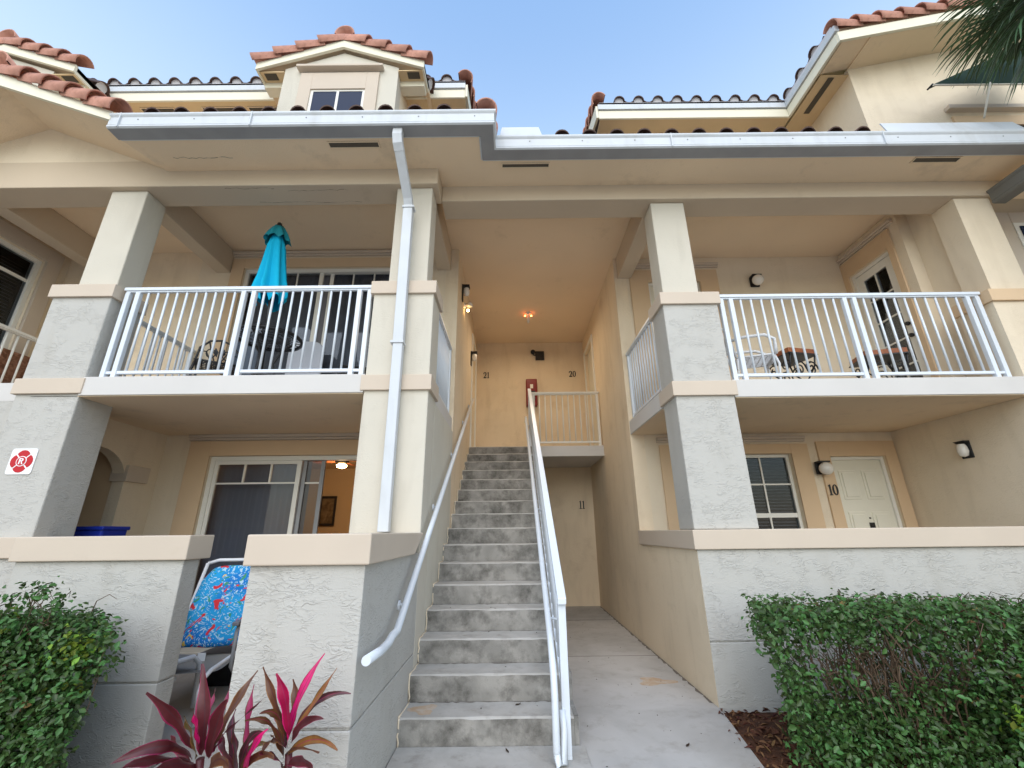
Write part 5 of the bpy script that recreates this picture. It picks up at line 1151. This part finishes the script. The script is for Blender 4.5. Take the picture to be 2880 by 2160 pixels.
# ------------------------------------------------------------------ palm at the upper right
t = thing('palm_tree', 'fan palm with hanging dark green fronds at the upper right corner', 'palm', (6.75, 3.1, 0))
MB().tube([(0, 0, -.1), (.03, 0, 2.5), (-.02, .02, 5), (0, 0, 7.4)], .17, 14, True, .13).build('trunk', 'trunk', t)
def frond(az, el, pet, L, droop, rng, nseg=34):
    """palmate leaf: petiole then a fan of narrow segments bending down at the tips"""
    d = Vector((math.cos(az)*math.cos(el), math.sin(az)*math.cos(el), math.sin(el))); o = Vector((0, 0, 7.45))
    hub = o+d*pet+Vector((0, 0, -.12*pet)); side = d.cross(Vector((0, 0, 1))).normalized(); up = side.cross(d)
    MB().tube([o, o+d*pet*.5+Vector((0, 0, .02)), hub], .018, 6, True, .012).build('petiole', 'palm_fibre', t)
    mb = MB(); fb = MB()
    for i in range(nseg):
        a = R(-105+210*i/(nseg-1)+rng.uniform(-2, 2)); q = (d*math.cos(a)+side*math.sin(a)+up*.12).normalized(); ln = L*(.72+.28*math.cos(a*.8))*rng.uniform(.9, 1.08); w = .016; vs = []; k = 8
        tw = q.cross(Vector((0, 0, 1))).normalized()
        for j in range(k+1):
            f = j/k; p = hub+q*ln*f*(1-.25*droop*f)+Vector((rng.uniform(-.01, .01), rng.uniform(-.01, .01), -droop*ln*f*f*.75)); ww = w*(.5+1.2*f)*(1-f)**.55+.0015
            vs += [p+tw*ww, p+Vector((0, 0, -ww*.5)), p-tw*ww]
        mb.add(vs, [(j*3+m_, j*3+m_+1, j*3+3+m_+1, j*3+3+m_) for j in range(k) for m_ in (0, 1)])
        if rng.random() < .22 and False:
            e = Vector(vs[-5]); fb.tube([e, e+Vector((rng.uniform(-.05, .05), 0, -.12)), e+Vector((rng.uniform(-.1, .1), 0, -.28))], .0028, 3, False)
    mb.build('frond', 'palm_leaf', t)
    if fb.v: fb.build('fibre', 'palm_fibre', t)
rp = random.Random(21)
for az, el, pet, L, dr in ((175, -18, .62, .95, .65), (160, -38, .55, .9, .7), (195, -34, .6, .9, .7), (182, 8, .75, 1.0, .5), (215, -8, .7, .95, .6), (150, -2, .6, .9, .6), (170, -58, .45, .85, .5), (185, -5, .55, .95, .7), (168, -26, .75, .9, .75), (200, -50, .5, .9, .6), (178, -45, .7, .8, .6), (160, 15, .8, .9, .6), (130, 10, .7, .9, .6), (240, 10, .7, .9, .6), (80, 20, .7, .9, .6), (30, 15, .7, .9, .6), (-30, 15, .7, .9, .6), (290, 15, .7, .9, .6)):
    frond(R(az), R(el), pet, L, dr, rp)

# ------------------------------------------------------------------ mulch chips and fallen leaves
n = 5200; x = np.concatenate([RNG.uniform(1.5, 5, 4200), RNG.uniform(-4, -.6, 1000)]); y = RNG.uniform(2.0, 4.4, n)
edge_ = 1.76-.16*np.clip((4.4-y), 0, 9); keep = np.where(x > 0, (x > edge_-.10*RNG.random(n)**5) & (y < 4.39), y < 2.62); x, y = x[keep], y[keep]; n = len(x)
P_ = np.stack([x, y, np.where((x > 0) & (x < edge_[keep]), .008, RNG.uniform(-.034, .006, n))], 1); N_ = np.stack([RNG.normal(0, .5, n), RNG.normal(0, .5, n), np.ones(n)], 1); N_ /= np.linalg.norm(N_, axis=1)[:, None]
o = obj('mulch', leaf_mesh('mulch', P_, N_, RNG.uniform(.03, .085, n), ['chip'], np.zeros(n, int), .28)); tag(o, 'red-brown bark mulch under the hedges', 'mulch', kind='stuff')
for i, (x, y, z, a, lb) in enumerate(((.02, 3.93, RISE+.004, .5, 'dark curled leaf lying on the first step'), (-.06, 3.62, .022, 1.9, 'dark fallen leaf on the pad at the stair foot'), (1.22, 3.72, .004, .8, 'small dark leaf lying on the concrete path'))):
    o = MB().add([(-.028, 0, 0), (-.01, .008, .006), (.012, .007, .003), (.03, .002, .008), (.012, -.007, .002), (-.01, -.008, .001)], [(0, 1, 2, 3), (0, 3, 4, 5)]).build('fallen_leaf', 'litter', loc=(x, y, z)); o.rotation_euler = (0, 0, a); tag(o, lb, 'leaf', 'fallen leaves')

# fine litter blown over the path and the treads
n = 150; x = RNG.uniform(-.8, 1.7, n); y = np.where(x < .42, RNG.uniform(2.6, 8.1, n), RNG.uniform(2.4, 9.4, n)); i_ = np.clip(np.floor((y-Y0)/RUN)+1, 0, 16)
z = np.where(x < .40, np.where(y < 3.70, .02, i_*RISE+.004), .003); ok = (x < .33) | (x > .50); P_ = np.stack([x, y, z], 1)[ok]; n = len(P_)
N_ = np.stack([RNG.normal(0, .15, n), RNG.normal(0, .15, n), np.ones(n)], 1); N_ /= np.linalg.norm(N_, axis=1)[:, None]
o = obj('litter', leaf_mesh('litter', P_, N_, RNG.uniform(.006, .020, n), ['litter'], np.zeros(n, int), .45)); tag(o, 'fine dark specks of leaf litter on the stair and path', 'litter', kind='stuff')
